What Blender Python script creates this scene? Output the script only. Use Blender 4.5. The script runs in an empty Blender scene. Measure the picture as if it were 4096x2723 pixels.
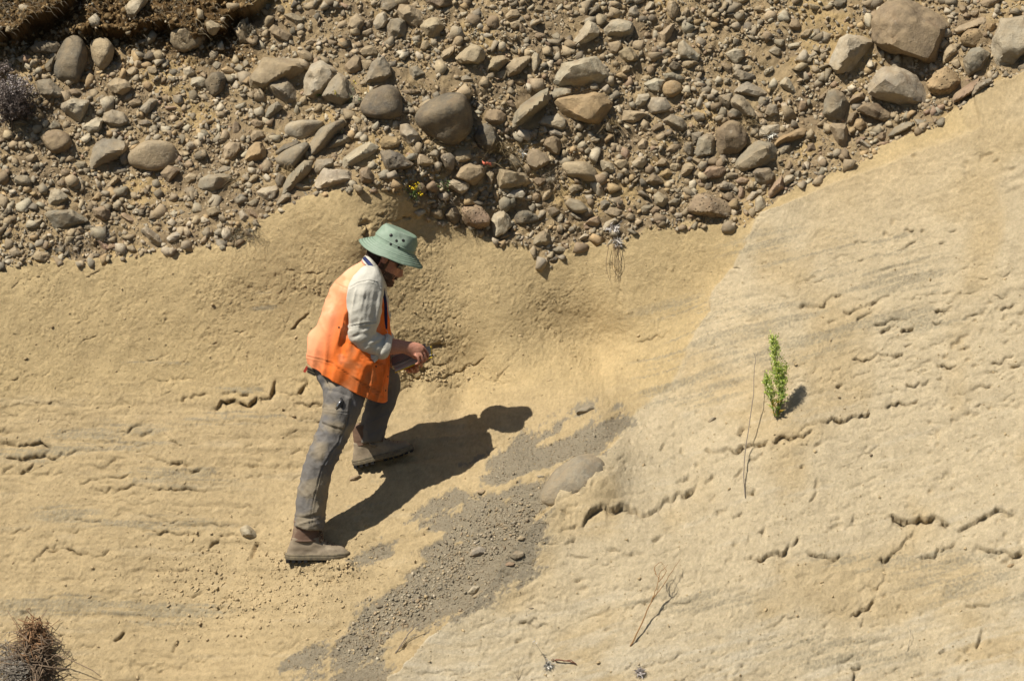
import bpy, math, random
import numpy as np
from mathutils import Vector, Matrix
random.seed(7)
RNG = np.random.default_rng(7)
scene = bpy.context.scene
COL = scene.collection

# ------------------------------------------------------------------ camera, world, sun, exposure
PITCH = math.radians(10.0)
CF = np.array([0.0, math.cos(PITCH), -math.sin(PITCH)])
CU = np.array([0.0, math.sin(PITCH), math.cos(PITCH)])
CR = np.array([1.0, 0.0, 0.0])
DIST = 12.0
LENS = 36.0 * DIST / 5.2
KPX = 36.0 / LENS / 4096.0                      # tangent per photo pixel
MPP = KPX * DIST                                # metres per photo pixel at the man
CAM = -(DIST * CF + CR * (1240 - 2048) * KPX * DIST + CU * (1361.5 - 2235) * KPX * DIST)
cam_d = bpy.data.cameras.new('camera')
cam_d.lens = LENS; cam_d.sensor_width = 36.0; cam_d.clip_end = 200.0
cam_d.dof.use_dof = True; cam_d.dof.focus_distance = 12.2; cam_d.dof.aperture_fstop = 7.0
cam = bpy.data.objects.new('camera', cam_d); COL.objects.link(cam)
cam.location = CAM
cam.rotation_euler = (math.pi / 2 - PITCH, 0, 0)
scene.camera = cam
SUN_DIR = np.array([0.56, 0.42, -0.94]); SUN_DIR = SUN_DIR / np.linalg.norm(SUN_DIR)
sd = bpy.data.lights.new('sun', 'SUN'); sd.energy = 5.0; sd.angle = math.radians(0.5); sd.color = (1.0, 0.95, 0.86)
sun = bpy.data.objects.new('sun', sd); COL.objects.link(sun)
sun.rotation_euler = Vector(SUN_DIR).to_track_quat('-Z', 'Y').to_euler(); sun.location = (-6, -6, 12)
world = bpy.data.worlds.new('World'); scene.world = world; world.use_nodes = True
wn = world.node_tree.nodes; wl = world.node_tree.links
bg = wn['Background']; sky = wn.new('ShaderNodeTexSky'); sky.sky_type = 'NISHITA'; sky.sun_disc = False
sky.sun_elevation = math.asin(-SUN_DIR[2]); sky.sun_rotation = math.atan2(-SUN_DIR[0], -SUN_DIR[1])
wl.new(sky.outputs[0], bg.inputs[0]); bg.inputs[1].default_value = 0.05
scene.view_settings.view_transform = 'Standard'; scene.view_settings.look = 'None'
scene.view_settings.exposure = 0.38; scene.view_settings.gamma = 1.0
scene.view_settings.use_curve_mapping = False

# ------------------------------------------------------------------ helpers
def proj(p):
    """world points (n,3) -> photo pixel positions they are seen at"""
    q = np.asarray(p, float) - CAM
    d = q @ CF
    return 2048 + (q @ CR) / d / KPX, 1361.5 - (q @ CU) / d / KPX

def P(px, py, Y):
    """the world point at depth Y seen at photo pixel px,py"""
    d = CF + CR * ((px - 2048) * KPX) + CU * ((1361.5 - py) * KPX)
    return CAM + d * ((Y - CAM[1]) / d[1])

def _hash(ix, iy, iz, seed):
    h = (ix.astype(np.int64) * 374761393 + iy.astype(np.int64) * 668265263 + iz.astype(np.int64) * 2147483647 + seed * 974634777) & 0xffffffff
    h = ((h ^ (h >> 13)) * 1274126177) & 0xffffffff
    h = ((h ^ (h >> 16)) * 2246822519) & 0xffffffff
    return ((h ^ (h >> 15)) & 0xffffff) / float(0xffffff)

def vnoise(x, y, z=None, seed=0):
    """value noise in -1..1"""
    x = np.asarray(x, float); y = np.asarray(y, float)
    if z is None: z = np.zeros_like(x)
    xi, yi, zi = np.floor(x), np.floor(y), np.floor(z)
    fx, fy, fz = x - xi, y - yi, z - zi
    fx = fx * fx * fx * (fx * (fx * 6 - 15) + 10); fy = fy * fy * fy * (fy * (fy * 6 - 15) + 10); fz = fz * fz * fz * (fz * (fz * 6 - 15) + 10)
    flat = not np.any(z)
    def plane(k):
        a = _hash(xi, yi, zi + k, seed); b = _hash(xi + 1, yi, zi + k, seed)
        c = _hash(xi, yi + 1, zi + k, seed); d = _hash(xi + 1, yi + 1, zi + k, seed)
        return (a * (1 - fx) + b * fx) * (1 - fy) + (c * (1 - fx) + d * fx) * fy
    v = plane(0) if flat else plane(0) * (1 - fz) + plane(1) * fz
    return v * 2 - 1

def fbm(x, y, z=None, seed=0, octv=4, gain=0.5, lac=2.03):
    s = 0; a = 1.0; t = 0
    for k in range(octv):
        s = s + a * vnoise(x, y, z, seed + 17 * k); t += a; a *= gain
        x = x * lac + 3.1; y = y * lac + 7.7
        if z is not None: z = z * lac + 1.3
    return s / t

def sstep(a, b, x):
    t = np.clip((x - a) / (b - a), 0, 1)
    return t * t * (3 - 2 * t)

def new_mesh(name, verts, faces, smooth=True):
    me = bpy.data.meshes.new(name)
    v = np.asarray(verts, np.float32)
    if isinstance(faces, np.ndarray) and faces.ndim == 2:
        n, k = faces.shape
        me.vertices.add(len(v)); me.vertices.foreach_set('co', v.ravel())
        me.loops.add(n * k); me.loops.foreach_set('vertex_index', faces.astype(np.int32).ravel())
        me.polygons.add(n); me.polygons.foreach_set('loop_start', np.arange(0, n * k, k, dtype=np.int32))
        me.update(calc_edges=True)
    else:
        me.from_pydata([tuple(map(float, p)) for p in v], [], [tuple(int(i) for i in f) for f in faces]); me.update()
    if smooth:
        me.polygons.foreach_set('use_smooth', np.ones(len(me.polygons), bool))
    return me

def add_color(me, cols, name='col'):
    a = me.color_attributes.new(name, 'FLOAT_COLOR', 'POINT')
    c = np.ones((len(me.vertices), 4), np.float32); c[:, :3] = cols
    a.data.foreach_set('color', c.ravel())

def link(name, me, mat=None, parent=None):
    o = bpy.data.objects.new(name, me); COL.objects.link(o)
    if mat is not None and me is not None and not me.materials: me.materials.append(mat)
    if parent is not None:
        o.parent = parent
        o.matrix_parent_inverse = parent.matrix_world.inverted() if parent.type != 'EMPTY' else Matrix.Translation(-parent.location)
    return o

def tag(o, label=None, cat=None, group=None, kind=None):
    if label: o['label'] = label
    if cat: o['category'] = cat
    if group: o['group'] = group
    if kind: o['kind'] = kind
    return o

def empty(name, loc):
    o = bpy.data.objects.new(name, None); COL.objects.link(o); o.location = loc; o.empty_display_size = 0.05
    return o

class NT:
    def __init__(self, name):
        self.m = bpy.data.materials.new(name); self.m.use_nodes = True
        self.t = self.m.node_tree; self.n = self.t.nodes; self.b = self.n['Principled BSDF']
        self.b.inputs['Roughness'].default_value = 0.9
        self.b.inputs['Specular IOR Level'].default_value = 0.2
        self.co = self.n.new('ShaderNodeTexCoord')
    def set(self, node, key, v):
        if isinstance(v, bpy.types.NodeSocket): self.t.links.new(v, node.inputs[key])
        else: node.inputs[key].default_value = v
    def noise(self, scale, detail=4, rough=0.6, vec=None, dist=0.0):
        k = self.n.new('ShaderNodeTexNoise'); self.t.links.new(vec or self.co.outputs['Object'], k.inputs['Vector'])
        k.inputs['Scale'].default_value = scale; k.inputs['Detail'].default_value = detail; k.inputs['Roughness'].default_value = rough; k.inputs['Distortion'].default_value = dist
        return k.outputs['Fac']
    def vor(self, scale, vec=None, feature='F1', out='Distance'):
        k = self.n.new('ShaderNodeTexVoronoi'); k.feature = feature; self.t.links.new(vec or self.co.outputs['Object'], k.inputs['Vector'])
        k.inputs['Scale'].default_value = scale
        return k.outputs[out]
    def ramp(self, fac, lo, hi, a=0.0, b=1.0):
        k = self.n.new('ShaderNodeMapRange'); self.set(k, 'Value', fac)
        k.inputs['From Min'].default_value = lo; k.inputs['From Max'].default_value = hi; k.inputs['To Min'].default_value = a; k.inputs['To Max'].default_value = b
        return k.outputs[0]
    def mix(self, fac, a, b, mode='MIX'):
        k = self.n.new('ShaderNodeMix'); k.data_type = 'RGBA'; k.blend_type = mode
        self.set(k, 0, fac); self.set(k, 6, a if isinstance(a, bpy.types.NodeSocket) else (*a, 1)); self.set(k, 7, b if isinstance(b, bpy.types.NodeSocket) else (*b, 1))
        return k.outputs[2]
    def math(self, op, a, b=0.0):
        k = self.n.new('ShaderNodeMath'); k.operation = op; self.set(k, 0, a); self.set(k, 1, b); return k.outputs[0]
    def attr(self, name):
        k = self.n.new('ShaderNodeAttribute'); k.attribute_name = name; return k.outputs['Color']
    def bump(self, h, strength, dist, prev=None):
        k = self.n.new('ShaderNodeBump'); self.set(k, 'Height', h); k.inputs['Strength'].default_value = strength; k.inputs['Distance'].default_value = dist
        if prev is not None: self.t.links.new(prev, k.inputs['Normal'])
        return k.outputs[0]
    def done(self, col, normal=None, rough=None):
        self.set(self.b, 'Base Color', col if isinstance(col, bpy.types.NodeSocket) else (*col, 1))
        if normal is not None: self.t.links.new(normal, self.b.inputs['Normal'])
        if rough is not None: self.set(self.b, 'Roughness', rough)
        return self.m

def resample(pts, n):
    """Catmull-Rom through rows of numbers"""
    p = np.asarray(pts, float)
    if len(p) == 2: return p[0] + (p[1] - p[0]) * np.linspace(0, 1, n)[:, None]
    q = np.vstack([2 * p[0] - p[1], p, 2 * p[-1] - p[-2]])
    t = np.linspace(0, len(p) - 1 - 1e-9, n); i = t.astype(int); f = (t - i)[:, None]
    a, b, c, d = q[i], q[i + 1], q[i + 2], q[i + 3]
    return 0.5 * (2 * b + (c - a) * f + (2 * a - 5 * b + 4 * c - d) * f ** 2 + (3 * b - a - 3 * c + d) * f ** 3)

class MB:
    """collects tubes, quads and blobs into one mesh"""
    def __init__(self): self.v = []; self.f = []; self.n = 0; self.c = []
    def add(self, v, f, col=None):
        v = np.asarray(v, float); self.v.append(v); self.f.extend([tuple(int(i) + self.n for i in q) for q in f]); self.n += len(v)
        self.c.append(np.tile(col if col is not None else (1, 1, 1), (len(v), 1)))
    def tube(self, pts, r0, r1=None, sides=5, col=None):
        p = np.asarray(pts, float); n = len(p); r1 = r0 if r1 is None else r1
        t = np.gradient(p, axis=0); t /= np.linalg.norm(t, axis=1)[:, None] + 1e-12
        ref = np.array([0.3, 0.2, 0.93]) if abs(t[0, 2]) < 0.8 else np.array([0.9, 0.4, 0.1])
        u = np.cross(t, ref); u /= np.linalg.norm(u, axis=1)[:, None] + 1e-12; w = np.cross(t, u)
        rr = np.linspace(r0, r1, n); a = np.arange(sides) * 2 * math.pi / sides
        v = p[:, None] + rr[:, None, None] * (np.cos(a)[None, :, None] * u[:, None] + np.sin(a)[None, :, None] * w[:, None])
        f = [(i * sides + j, i * sides + (j + 1) % sides, (i + 1) * sides + (j + 1) % sides, (i + 1) * sides + j) for i in range(n - 1) for j in range(sides)]
        f.append(tuple(range(sides))[::-1]); f.append(tuple((n - 1) * sides + j for j in range(sides)))
        self.add(v.reshape(-1, 3), f, col)
    def leaf(self, base, d, length, width, up, col=None, bend=0.2):
        d = np.asarray(d, float); d /= np.linalg.norm(d) + 1e-9; s = np.cross(d, up); s /= np.linalg.norm(s) + 1e-9; nrm = np.cross(s, d)
        b = np.asarray(base, float)
        m = b + d * length * 0.45 + nrm * length * bend * 0.3; tip = b + d * length - nrm * length * bend * 0.3
        self.add([b - s * width * .15, b + s * width * .15, m + s * width * .5, tip, m - s * width * .5], [(0, 1, 2, 4), (4, 2, 3)], col)
    def build(self, name, mat, parent=None, smooth=True, color=False):
        v = np.vstack(self.v); me = new_mesh(name, v, self.f, smooth)
        if color: add_color(me, np.vstack(self.c))
        return link(name, me, mat, parent)

def ico(sub):
    import bmesh
    bm = bmesh.new(); bmesh.ops.create_icosphere(bm, subdivisions=sub, radius=1.0)
    v = np.array([p.co[:] for p in bm.verts]); f = np.array([[q.index for q in p.verts] for p in bm.faces]); bm.free()
    return v / np.linalg.norm(v, axis=1)[:, None], f
ICO = {k: ico(k) for k in (1, 2, 3, 4, 5)}

def poly_sd(px, py, poly):
    """signed distance to a polygon in pixels, positive inside"""
    p = np.asarray(poly, float); x = np.asarray(px, float); y = np.asarray(py, float)
    best = np.full(x.shape, 1e18); ins = np.zeros(x.shape, bool)
    for i in range(len(p)):
        ax, ay = p[i]; bx, by = p[(i + 1) % len(p)]
        dx, dy = bx - ax, by - ay
        t = np.clip(((x - ax) * dx + (y - ay) * dy) / (dx * dx + dy * dy + 1e-9), 0, 1)
        best = np.minimum(best, (x - ax - t * dx) ** 2 + (y - ay - t * dy) ** 2)
        c = ((ay > y) != (by > y)) & (x < (bx - ax) * (y - ay) / (by - ay + 1e-12) + ax)
        ins ^= c
    return np.where(ins, 1, -1) * np.sqrt(best)
# ------------------------------------------------------------------ the slope: depth of the face at places read off the photograph
CTRL = {
 -1300: {-900: 3.3, 0: 2.3, 900: 1.5, 1800: .8, 2723: .1, 3500: -.6},
 0: {-900: 2.9, 0: 2.15, 250: 1.98, 500: 1.78, 1000: 1.36, 1080: 1.28, 1300: 1.15, 1550: 1.0, 1700: .88, 2000: .55, 2350: .15, 2723: -.3, 3500: -1.2},
 700: {0: 2.1, 500: 1.75, 850: 1.42, 980: 1.28, 1300: 1.13, 1500: 1.02, 1580: .95, 1700: .8, 2000: .45, 2350: .0, 2723: -.42},
 1000: {1000: 1.2, 1250: 1.12, 1600: .88, 2235: .08},
 1240: {-900: 2.8, 0: 2.0, 500: 1.62, 820: 1.24, 950: 1.13, 1200: 1.1, 1500: .98, 1580: .88, 1700: .72, 1900: .42, 2150: .10, 2235: .0, 2300: -.06, 2450: -.22, 2723: -.5, 3500: -1.4},
 1450: {760: 1.25, 830: 1.1, 950: 1.06, 1200: 1.1, 1500: 1.0, 1870: .45, 2100: .16, 2235: .04},
 1640: {800: 1.34, 900: 1.24, 1060: 1.17, 1300: 1.12, 1490: 1.04, 1560: .93},
 2000: {0: 2.0, 500: 1.65, 930: 1.33, 1030: 1.26, 1250: 1.18, 1470: 1.08, 1530: .98, 1900: .5, 2100: .28, 2350: -.02, 2723: -.5},
 2150: {2100: .3, 2350: -.1},
 2400: {1500: 1.02, 1620: .82, 1750: .64, 1900: .42, 2050: .18, 2350: -.28},
 2500: {-900: 2.8, 0: 2.05, 500: 1.7, 950: 1.36, 1050: 1.28, 1250: 1.2, 1480: 1.03, 1700: .66, 1900: .34, 2100: .0, 2350: -.33, 2723: -.75},
 2850: {900: 1.36, 1100: 1.25, 1250: 1.16, 1500: .82},
 3000: {0: 2.05, 500: 1.68, 860: 1.38, 950: 1.27, 1200: 1.0, 1450: .7, 1700: .4, 2100: -.15, 2350: -.5, 2723: -.92, 3500: -1.8},
 3500: {0: 1.9, 300: 1.72, 600: 1.45, 800: 1.2, 1200: .75, 1700: .18, 2100: -.32, 2350: -.65, 2723: -1.08},
 4096: {-900: 2.5, 0: 1.75, 250: 1.42, 500: 1.12, 800: .8, 1200: .42, 1700: -.05, 2100: -.5, 2350: -.8, 2723: -1.25, 3500: -2.1},
 5400: {-900: 2.2, 0: 1.3, 800: .4, 1700: -.5, 2723: -1.7, 3500: -2.5},
}
_c = []
OVER = {(1240, 2235): 0, (1240, 2150): .08, (1240, 1900): .40, (1240, 1700): .60, (1240, 2300): -.08, (1240, 2450): -.26, (1240, 2723): -.55, (1450, 1870): .44, (1450, 2100): .10, (1450, 2235): -.03, (1450, 1500): .78,
 (1640, 1560): .90, (1640, 1490): .93, (1640, 1300): .985, (1640, 1060): 1.05, (1640, 900): 1.09, (1450, 1200): .93, (1450, 950): .90, (1450, 830): .96, (1240, 1200): .90, (1240, 950): .94, (2000, 1250): 1.04, (2000, 1030): 1.135, (2000, 930): 1.19, (2500, 1250): 1.01, (2500, 1050): 1.09, (2500, 950): 1.145, (2850, 1100): 1.02, (2850, 900): 1.10, (2400, 1500): .90, (2000, 1900): .12, (2000, 2100): -.12, (2000, 2350): -.36, (2000, 2723): -.68, (2000, 1530): .915, (2000, 1470): .945, (2150, 2100): -.16, (2150, 2350): -.39,
 (2400, 1750): .26, (2400, 1620): .46, (2400, 1900): .06, (2400, 2050): -.13, (2400, 2350): -.43, (2500, 1480): .82, (2500, 1700): .36, (2500, 1900): .08, (2500, 2100): -.20, (2500, 2350): -.46, (2500, 2723): -.76, (2850, 1500): .60,
 (3000, 1450): .50, (3000, 1700): .22, (3000, 2100): -.22, (3000, 2350): -.50, (3000, 2723): -.82, (700, 2350): .06, (700, 2723): -.28, (1000, 2235): .10}
for _x, col_ in list(CTRL.items()):
    for (_ox, _oy), _v in OVER.items():
        if _ox == _x: col_[_oy] = _v / .78
CTRL[1700] = {1600: .83 / .78, 1730: .58 / .78}; CTRL[1960] = {1715: .46 / .78, 1800: .33 / .78}; CTRL[1860] = {1600: .92 / .78, 1690: .72 / .78}; CTRL[1975] = {1640: .70 / .78}; CTRL[2150] = {1640: .62 / .78, **CTRL[2150]}
for _x, col_ in CTRL.items():
    for _y, _d in col_.items():
        _d = _d * .78
        q = P(_x, _y, _d); _c.append((q[0], q[2], _d))
_c = np.array(_c)

def _tps(r2): return np.where(r2 > 1e-12, r2 * np.log(np.maximum(r2, 1e-12)), 0)
_r2 = ((_c[:, None, :2] - _c[None, :, :2]) ** 2).sum(-1)
_n = len(_c); _A = np.zeros((_n + 3, _n + 3)); _A[:_n, :_n] = _tps(_r2) + 0.0015 * np.eye(_n)
_A[:_n, _n] = 1; _A[:_n, _n + 1:] = _c[:, :2]; _A[_n, :_n] = 1; _A[_n + 1:, :_n] = _c[:, :2].T
_w = np.linalg.solve(_A, np.concatenate([_c[:, 2], [0, 0, 0]]))

def base_Y(X, Z):
    sh = np.shape(X); x = np.ravel(X); z = np.ravel(Z); out = np.empty(len(x))
    for s in range(0, len(x), 40000):
        a, b = x[s:s + 40000], z[s:s + 40000]
        out[s:s + 40000] = _tps((a[:, None] - _c[None, :, 0]) ** 2 + (b[:, None] - _c[None, :, 1]) ** 2) @ _w[:_n] + _w[_n] + a * _w[_n + 1] + b * _w[_n + 2]
    return out.reshape(sh)

# grid in X,Z, fine where it is seen, coarse beyond
_l = P(0, 1361, .5)[0]; _r = P(4096, 1361, .5)[0]
def spaced(lo, hi, step, out, grow=1.13, last=.12):
    a = list(np.arange(lo, hi, step)); s = step; p = a[-1]
    while p < hi + out: s = min(s * grow, last); p += s; a.append(p)
    s = step; p = a[0]; b = []
    while p > lo - out: s = min(s * grow, last); p -= s; b.append(p)
    return np.array(b[::-1] + a)
gx = spaced(_l - .12, _r + .12, 0.0067, 3.2)
z_bot = P(2048, 2723, -.15)[2] - .12; z_mid = P(2048, 560, 1.4)[2]; z_top = P(2048, 0, 2.1)[2] + .1
gz = np.concatenate([spaced(z_bot, z_mid, 0.0067, 1.6)[:], []])
gz = gz[gz <= z_mid]; s_ = 0.0067; p_ = gz[-1]; ext = []
while p_ < z_top: s_ = min(s_ * 1.06, .011); p_ += s_; ext.append(p_)
while p_ < z_top + 2.2: s_ = min(s_ * 1.15, .15); p_ += s_; ext.append(p_)
gz = np.concatenate([gz, ext])
GX, GZ = np.meshgrid(gx, gz)
_cs = slice(None, None, 4)
# base depth on a coarser lattice, then bilinear-cubic refined by the smooth surface itself
GY = base_Y(GX, GZ)
PX, PY = proj(np.stack([GX, GY, GZ], -1).reshape(-1, 3)); PX = PX.reshape(GX.shape); PY = PY.reshape(GX.shape)
# unit normal of the smooth face, pointing at the viewer
dYx = np.gradient(GY, gx, axis=1); dYz = np.gradient(GY, gz, axis=0)
NX, NY, NZ = dYx, -np.ones_like(GY), dYz
nl = np.sqrt(NX ** 2 + NY ** 2 + NZ ** 2); NX /= nl; NY /= nl; NZ /= nl

EDGE = np.array([(-900, 625), (0, 614), (100, 606), (200, 601), (330, 582), (420, 573), (540, 562), (570, 541), (600, 506), (640, 480), (700, 455), (780, 437), (850, 431), (910, 444), (960, 470), (985, 497), (1040, 521), (1100, 537), (1150, 556), (1200, 562), (1226, 580), (1250, 611), (1275, 608), (1320, 566), (1390, 561), (1450, 550), (1500, 525), (1600, 516), (1725, 516), (1745, 496), (1790, 460), (1830, 431), (1900, 405), (1960, 380), (2050, 330), (2150, 290), (2230, 231), (2300, 190), (2359, 163), (2700, -40), (3600, -500)]) * 1.7364
def cobble_sd(px, py): return np.interp(px, EDGE[:, 0], EDGE[:, 1]) - py
def cob_noise(px, py): return 22 * fbm(px / 50, py / 42, seed=3, octv=3, gain=.6)
COB = cobble_sd(PX, PY) + cob_noise(PX, PY)
XB = np.array([(300, 2250), (495, 1745), (560, 1718), (650, 1655), (790, 1592), (880, 1545), (960, 1450), (1050, 1395), (1200, 1245), (1400, 1085), (1568, 900), (1900, 600)]) * 1.7364
def right_sd(px, py): return px - np.interp(py, XB[:, 0], XB[:, 1])
RS = right_sd(PX, PY) + 34 * fbm(PX / 150, PY / 90, seed=5, octv=5, gain=.6)
SAND = sstep(6, -6, COB); _sw = 15 + 100 * sstep(860, 700, PY); RIGHT = sstep(-_sw, _sw, RS); WALLZ = sstep(1640, 1500, PY)
GRAV = [np.array(g) * 1.7364 for g in (
 [(1085, 1092), (1130, 1062), (1200, 1020), (1260, 1000), (1330, 985), (1370, 966), (1430, 958), (1400, 1000), (1390, 1032), (1360, 1050), (1300, 1072), (1252, 1112), (1260, 1150), (1240, 1190), (1250, 1235), (1240, 1262), (1225, 1312), (1170, 1352), (1130, 1390), (1080, 1412), (1010, 1432), (960, 1450), (890, 1442), (842, 1440), (850, 1408), (890, 1362), (940, 1320), (962, 1270), (1000, 1232), (975, 1200), (1000, 1158), (1060, 1135), (1125, 1122)],
 [(770, 1505), (850, 1460), (893, 1468), (875, 1500), (800, 1532)], [(760, 1600), (800, 1540), (880, 1514), (888, 1532), (870, 1600)],
 [(828, 1300), (868, 1264), (898, 1270), (882, 1291)], [(662, 1535), (745, 1498), (705, 1540)], [(1345, 962), (1438, 962), (1380, 985)])]
GS = np.full(PX.shape, -1e9)
for g in GRAV:
    x0, y0 = g.min(0) - 120; x1, y1 = g.max(0) + 120
    m = (PX > x0) & (PX < x1) & (PY > y0) & (PY < y1)
    GS[m] = np.maximum(GS[m], poly_sd(PX[m], PY[m], g))
SANDY = [(g[0] * 1.7364, g[1] * 1.7364, g[2] * 1.7364, g[3] * 1.7364) for g in ((1190, 1110, 75, 17), (1080, 1092, 40, 12), (1045, 1182, 48, 15), (1140, 1215, 42, 12), (1175, 1150, 34, 10), (985, 1243, 40, 10), (1062, 1250, 26, 10), (900, 1345, 34, 9), (950, 1300, 30, 9), (1330, 975, 30, 12), (1270, 1015, 36, 8), (1010, 1300, 24, 7))]
def grav_noise(px, py):   # lobes that run down the gully
    u = (px * .86 - py * .5); v = (px * .5 + py * .86)
    s = 85 * fbm(u / 170, v / 42, seed=23, octv=5, gain=.66) + 26
    for cx, cy, rx, ry in SANDY:
        a = (px - cx) * .93 - (py - cy) * .36; b = (px - cx) * .36 + (py - cy) * .93
        s = s - 125 * np.exp(-(a / rx) ** 2 - (b / ry) ** 2)
    return s
GS = GS + grav_noise(PX, PY)

# ---- relief along the normal, metres
H = np.zeros_like(PX)
# broad undulation
H += SAND * (.016 * fbm(PX / 330, PY / 330, seed=11, octv=3) + .0065 * fbm(PX / 90, PY / 80, seed=12, octv=4, gain=.6) + .0026 * fbm(PX / 30, PY / 22, seed=13, octv=4, gain=.8))
# bedding, gently domed on the left and climbing to the right on the right
tilt = np.where(PX < 1300, -.02 * (PX - 600) ** 2 / 900, 0) * -1
S_bed = PY + .24 * np.maximum(PX - 1900, 0) + .03 * np.maximum(PX - 1000, 0) + 18 * fbm(PX / 420, PY / 420, seed=31, octv=3)
beds = vnoise(PX / 420, S_bed / 17, seed=33) + .6 * vnoise(PX / 240, S_bed / 9, seed=34)
LOW = sstep(1480, 1650, PY)
patch = sstep(-.25, .35, fbm(PX / 210, PY / 120, seed=35, octv=3))
bedamp = (LOW * (1 - RIGHT) * .0046 + RIGHT * .0016) * (0.25 + .75 * patch) * sstep(20, -30, GS)
H += SAND * bedamp * beds
# broken little steps: the face drops back below each bed edge
for per, amp, sd_, wl_ in ((74, .010, 41, 170), (43, .007, 42, 90), (27, .005, 43, 60)):
    q = S_bed / per + .9 * fbm(PX / wl_, PY / (wl_ * .5), seed=sd_, octv=3, gain=.6)
    fr = q - np.floor(q)
    saw = np.where(fr > .06, (1 - fr), fr / .06)          # jumps out just under each break, eases back
    gate = sstep(.12, .45, fbm(PX / 150 + 9, PY / 70, seed=sd_ + 50, octv=3))
    H -= SAND * amp * saw * gate * (LOW * (1 - RIGHT) * 1.0 + RIGHT * .6) * sstep(10, -30, GS)
# wall behind the man: pitted, crumbly
pit = np.maximum(0, fbm(PX / 16, PY / 20, seed=51, octv=3, gain=.7) - .12)
crum = sstep(.0, .4, fbm(PX / 170, PY / 170, seed=52, octv=3)) * WALLZ * (1 - RIGHT)
crum = np.maximum(crum, sstep(140, 30, np.abs(PX - 1740 - .1 * (PY - 1200))) * sstep(800, 900, PY) * WALLZ)
H -= SAND * .007 * pit * crum
H -= SAND * .006 * np.maximum(0, fbm(PX / 13, PY / 12, seed=54, octv=3, gain=.8)) * crum
# small pits with dark hollows on the right-hand face
pr = np.maximum(0, vnoise(PX / 30, S_bed / 17, seed=57) - .62) * sstep(.0, .3, fbm(PX / 130, PY / 130, seed=58, octv=2))
H -= SAND * RIGHT * .05 * pr
# sand mound at the near boot's toe, hollow under its heel
H += .035 * np.exp(-((PX - 1400) / 90) ** 2 - ((PY - 2275) / 38) ** 2) * (1 + .5 * fbm(PX / 22, PY / 22, seed=61))
rub = sstep(.0, .3, fbm(PX / 60, PY / 60, seed=62) + .7 * np.exp(-((PX - 1000) / 330) ** 2 - ((PY - 2330) / 130) ** 2) - .35)
H += .010 * rub * np.abs(fbm(PX / 15, PY / 13, seed=63, octv=2))
# the right-hand block stands proud of the gully
lip = sstep(-3, 12, RS) * (sstep(1700, 1850, PY) + .35 * sstep(1500, 1400, PY))
H += .075 * lip * np.exp(-np.maximum(RS, 0) / 240)
_a = (PX - 2385) * .80 - (PY - 1975) * -.60; _b = (PX - 2385) * .60 + (PY - 1975) * .80
H += .055 * np.exp(-(((PX - 2395) * -.57 + (PY - 1965) * .82) / 135) ** 2 - (((PX - 2395) * .82 + (PY - 1965) * .57) / 85) ** 2) * (1 + .15 * fbm(PX / 30, PY / 30, seed=67))
# under the rubble: lumpy matrix
CB = sstep(-4, 14, COB)
H += CB * (.030 * fbm(PX / 120, PY / 110, seed=71, octv=4, gain=.6) + .012 * fbm(PX / 26, PY / 24, seed=72, octv=3, gain=.7) - .012)
# turf bank hanging over the top left corner
def bank(pts, out, drop, dep):
    global H
    p = np.asarray(pts, float); line = np.interp(PX, p[:, 0], p[:, 1]) + 60 * fbm(PX / 90, PY / 90, seed=77, octv=5, gain=.65)
    inx = sstep(p[0, 0] - 60, p[0, 0] + 60, PX) * sstep(p[-1, 0] + 60, p[-1, 0] - 60, PX)
    d = PY - line; var = np.clip(.75 + .8 * fbm(PX / 70, PY / 60, seed=78, octv=3), .2, 1.4)
    H += inx * (np.where(d < 0, out * np.exp(d / 170), 0) - np.where(d > 0, dep * var * np.exp(-d / drop) * sstep(0, 26, d), 0))
bank([(-600, 330), (0, 180), (120, 115), (200, 75), (290, 20), (330, -60)], .15, 75, .22)
bank([(280, 150), (380, 115), (520, 120), (640, 110), (760, 140), (860, 110), (1030, 40), (1080, -40)], .09, 50, .13)
H += CB * sstep(330, 150, PY) * sstep(1080, 920, PX) * (.055 * fbm(PX / 50, PY / 46, seed=79, octv=4, gain=.75) + .02 * np.abs(fbm(PX / 17, PY / 15, seed=80, octv=2)))

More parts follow.
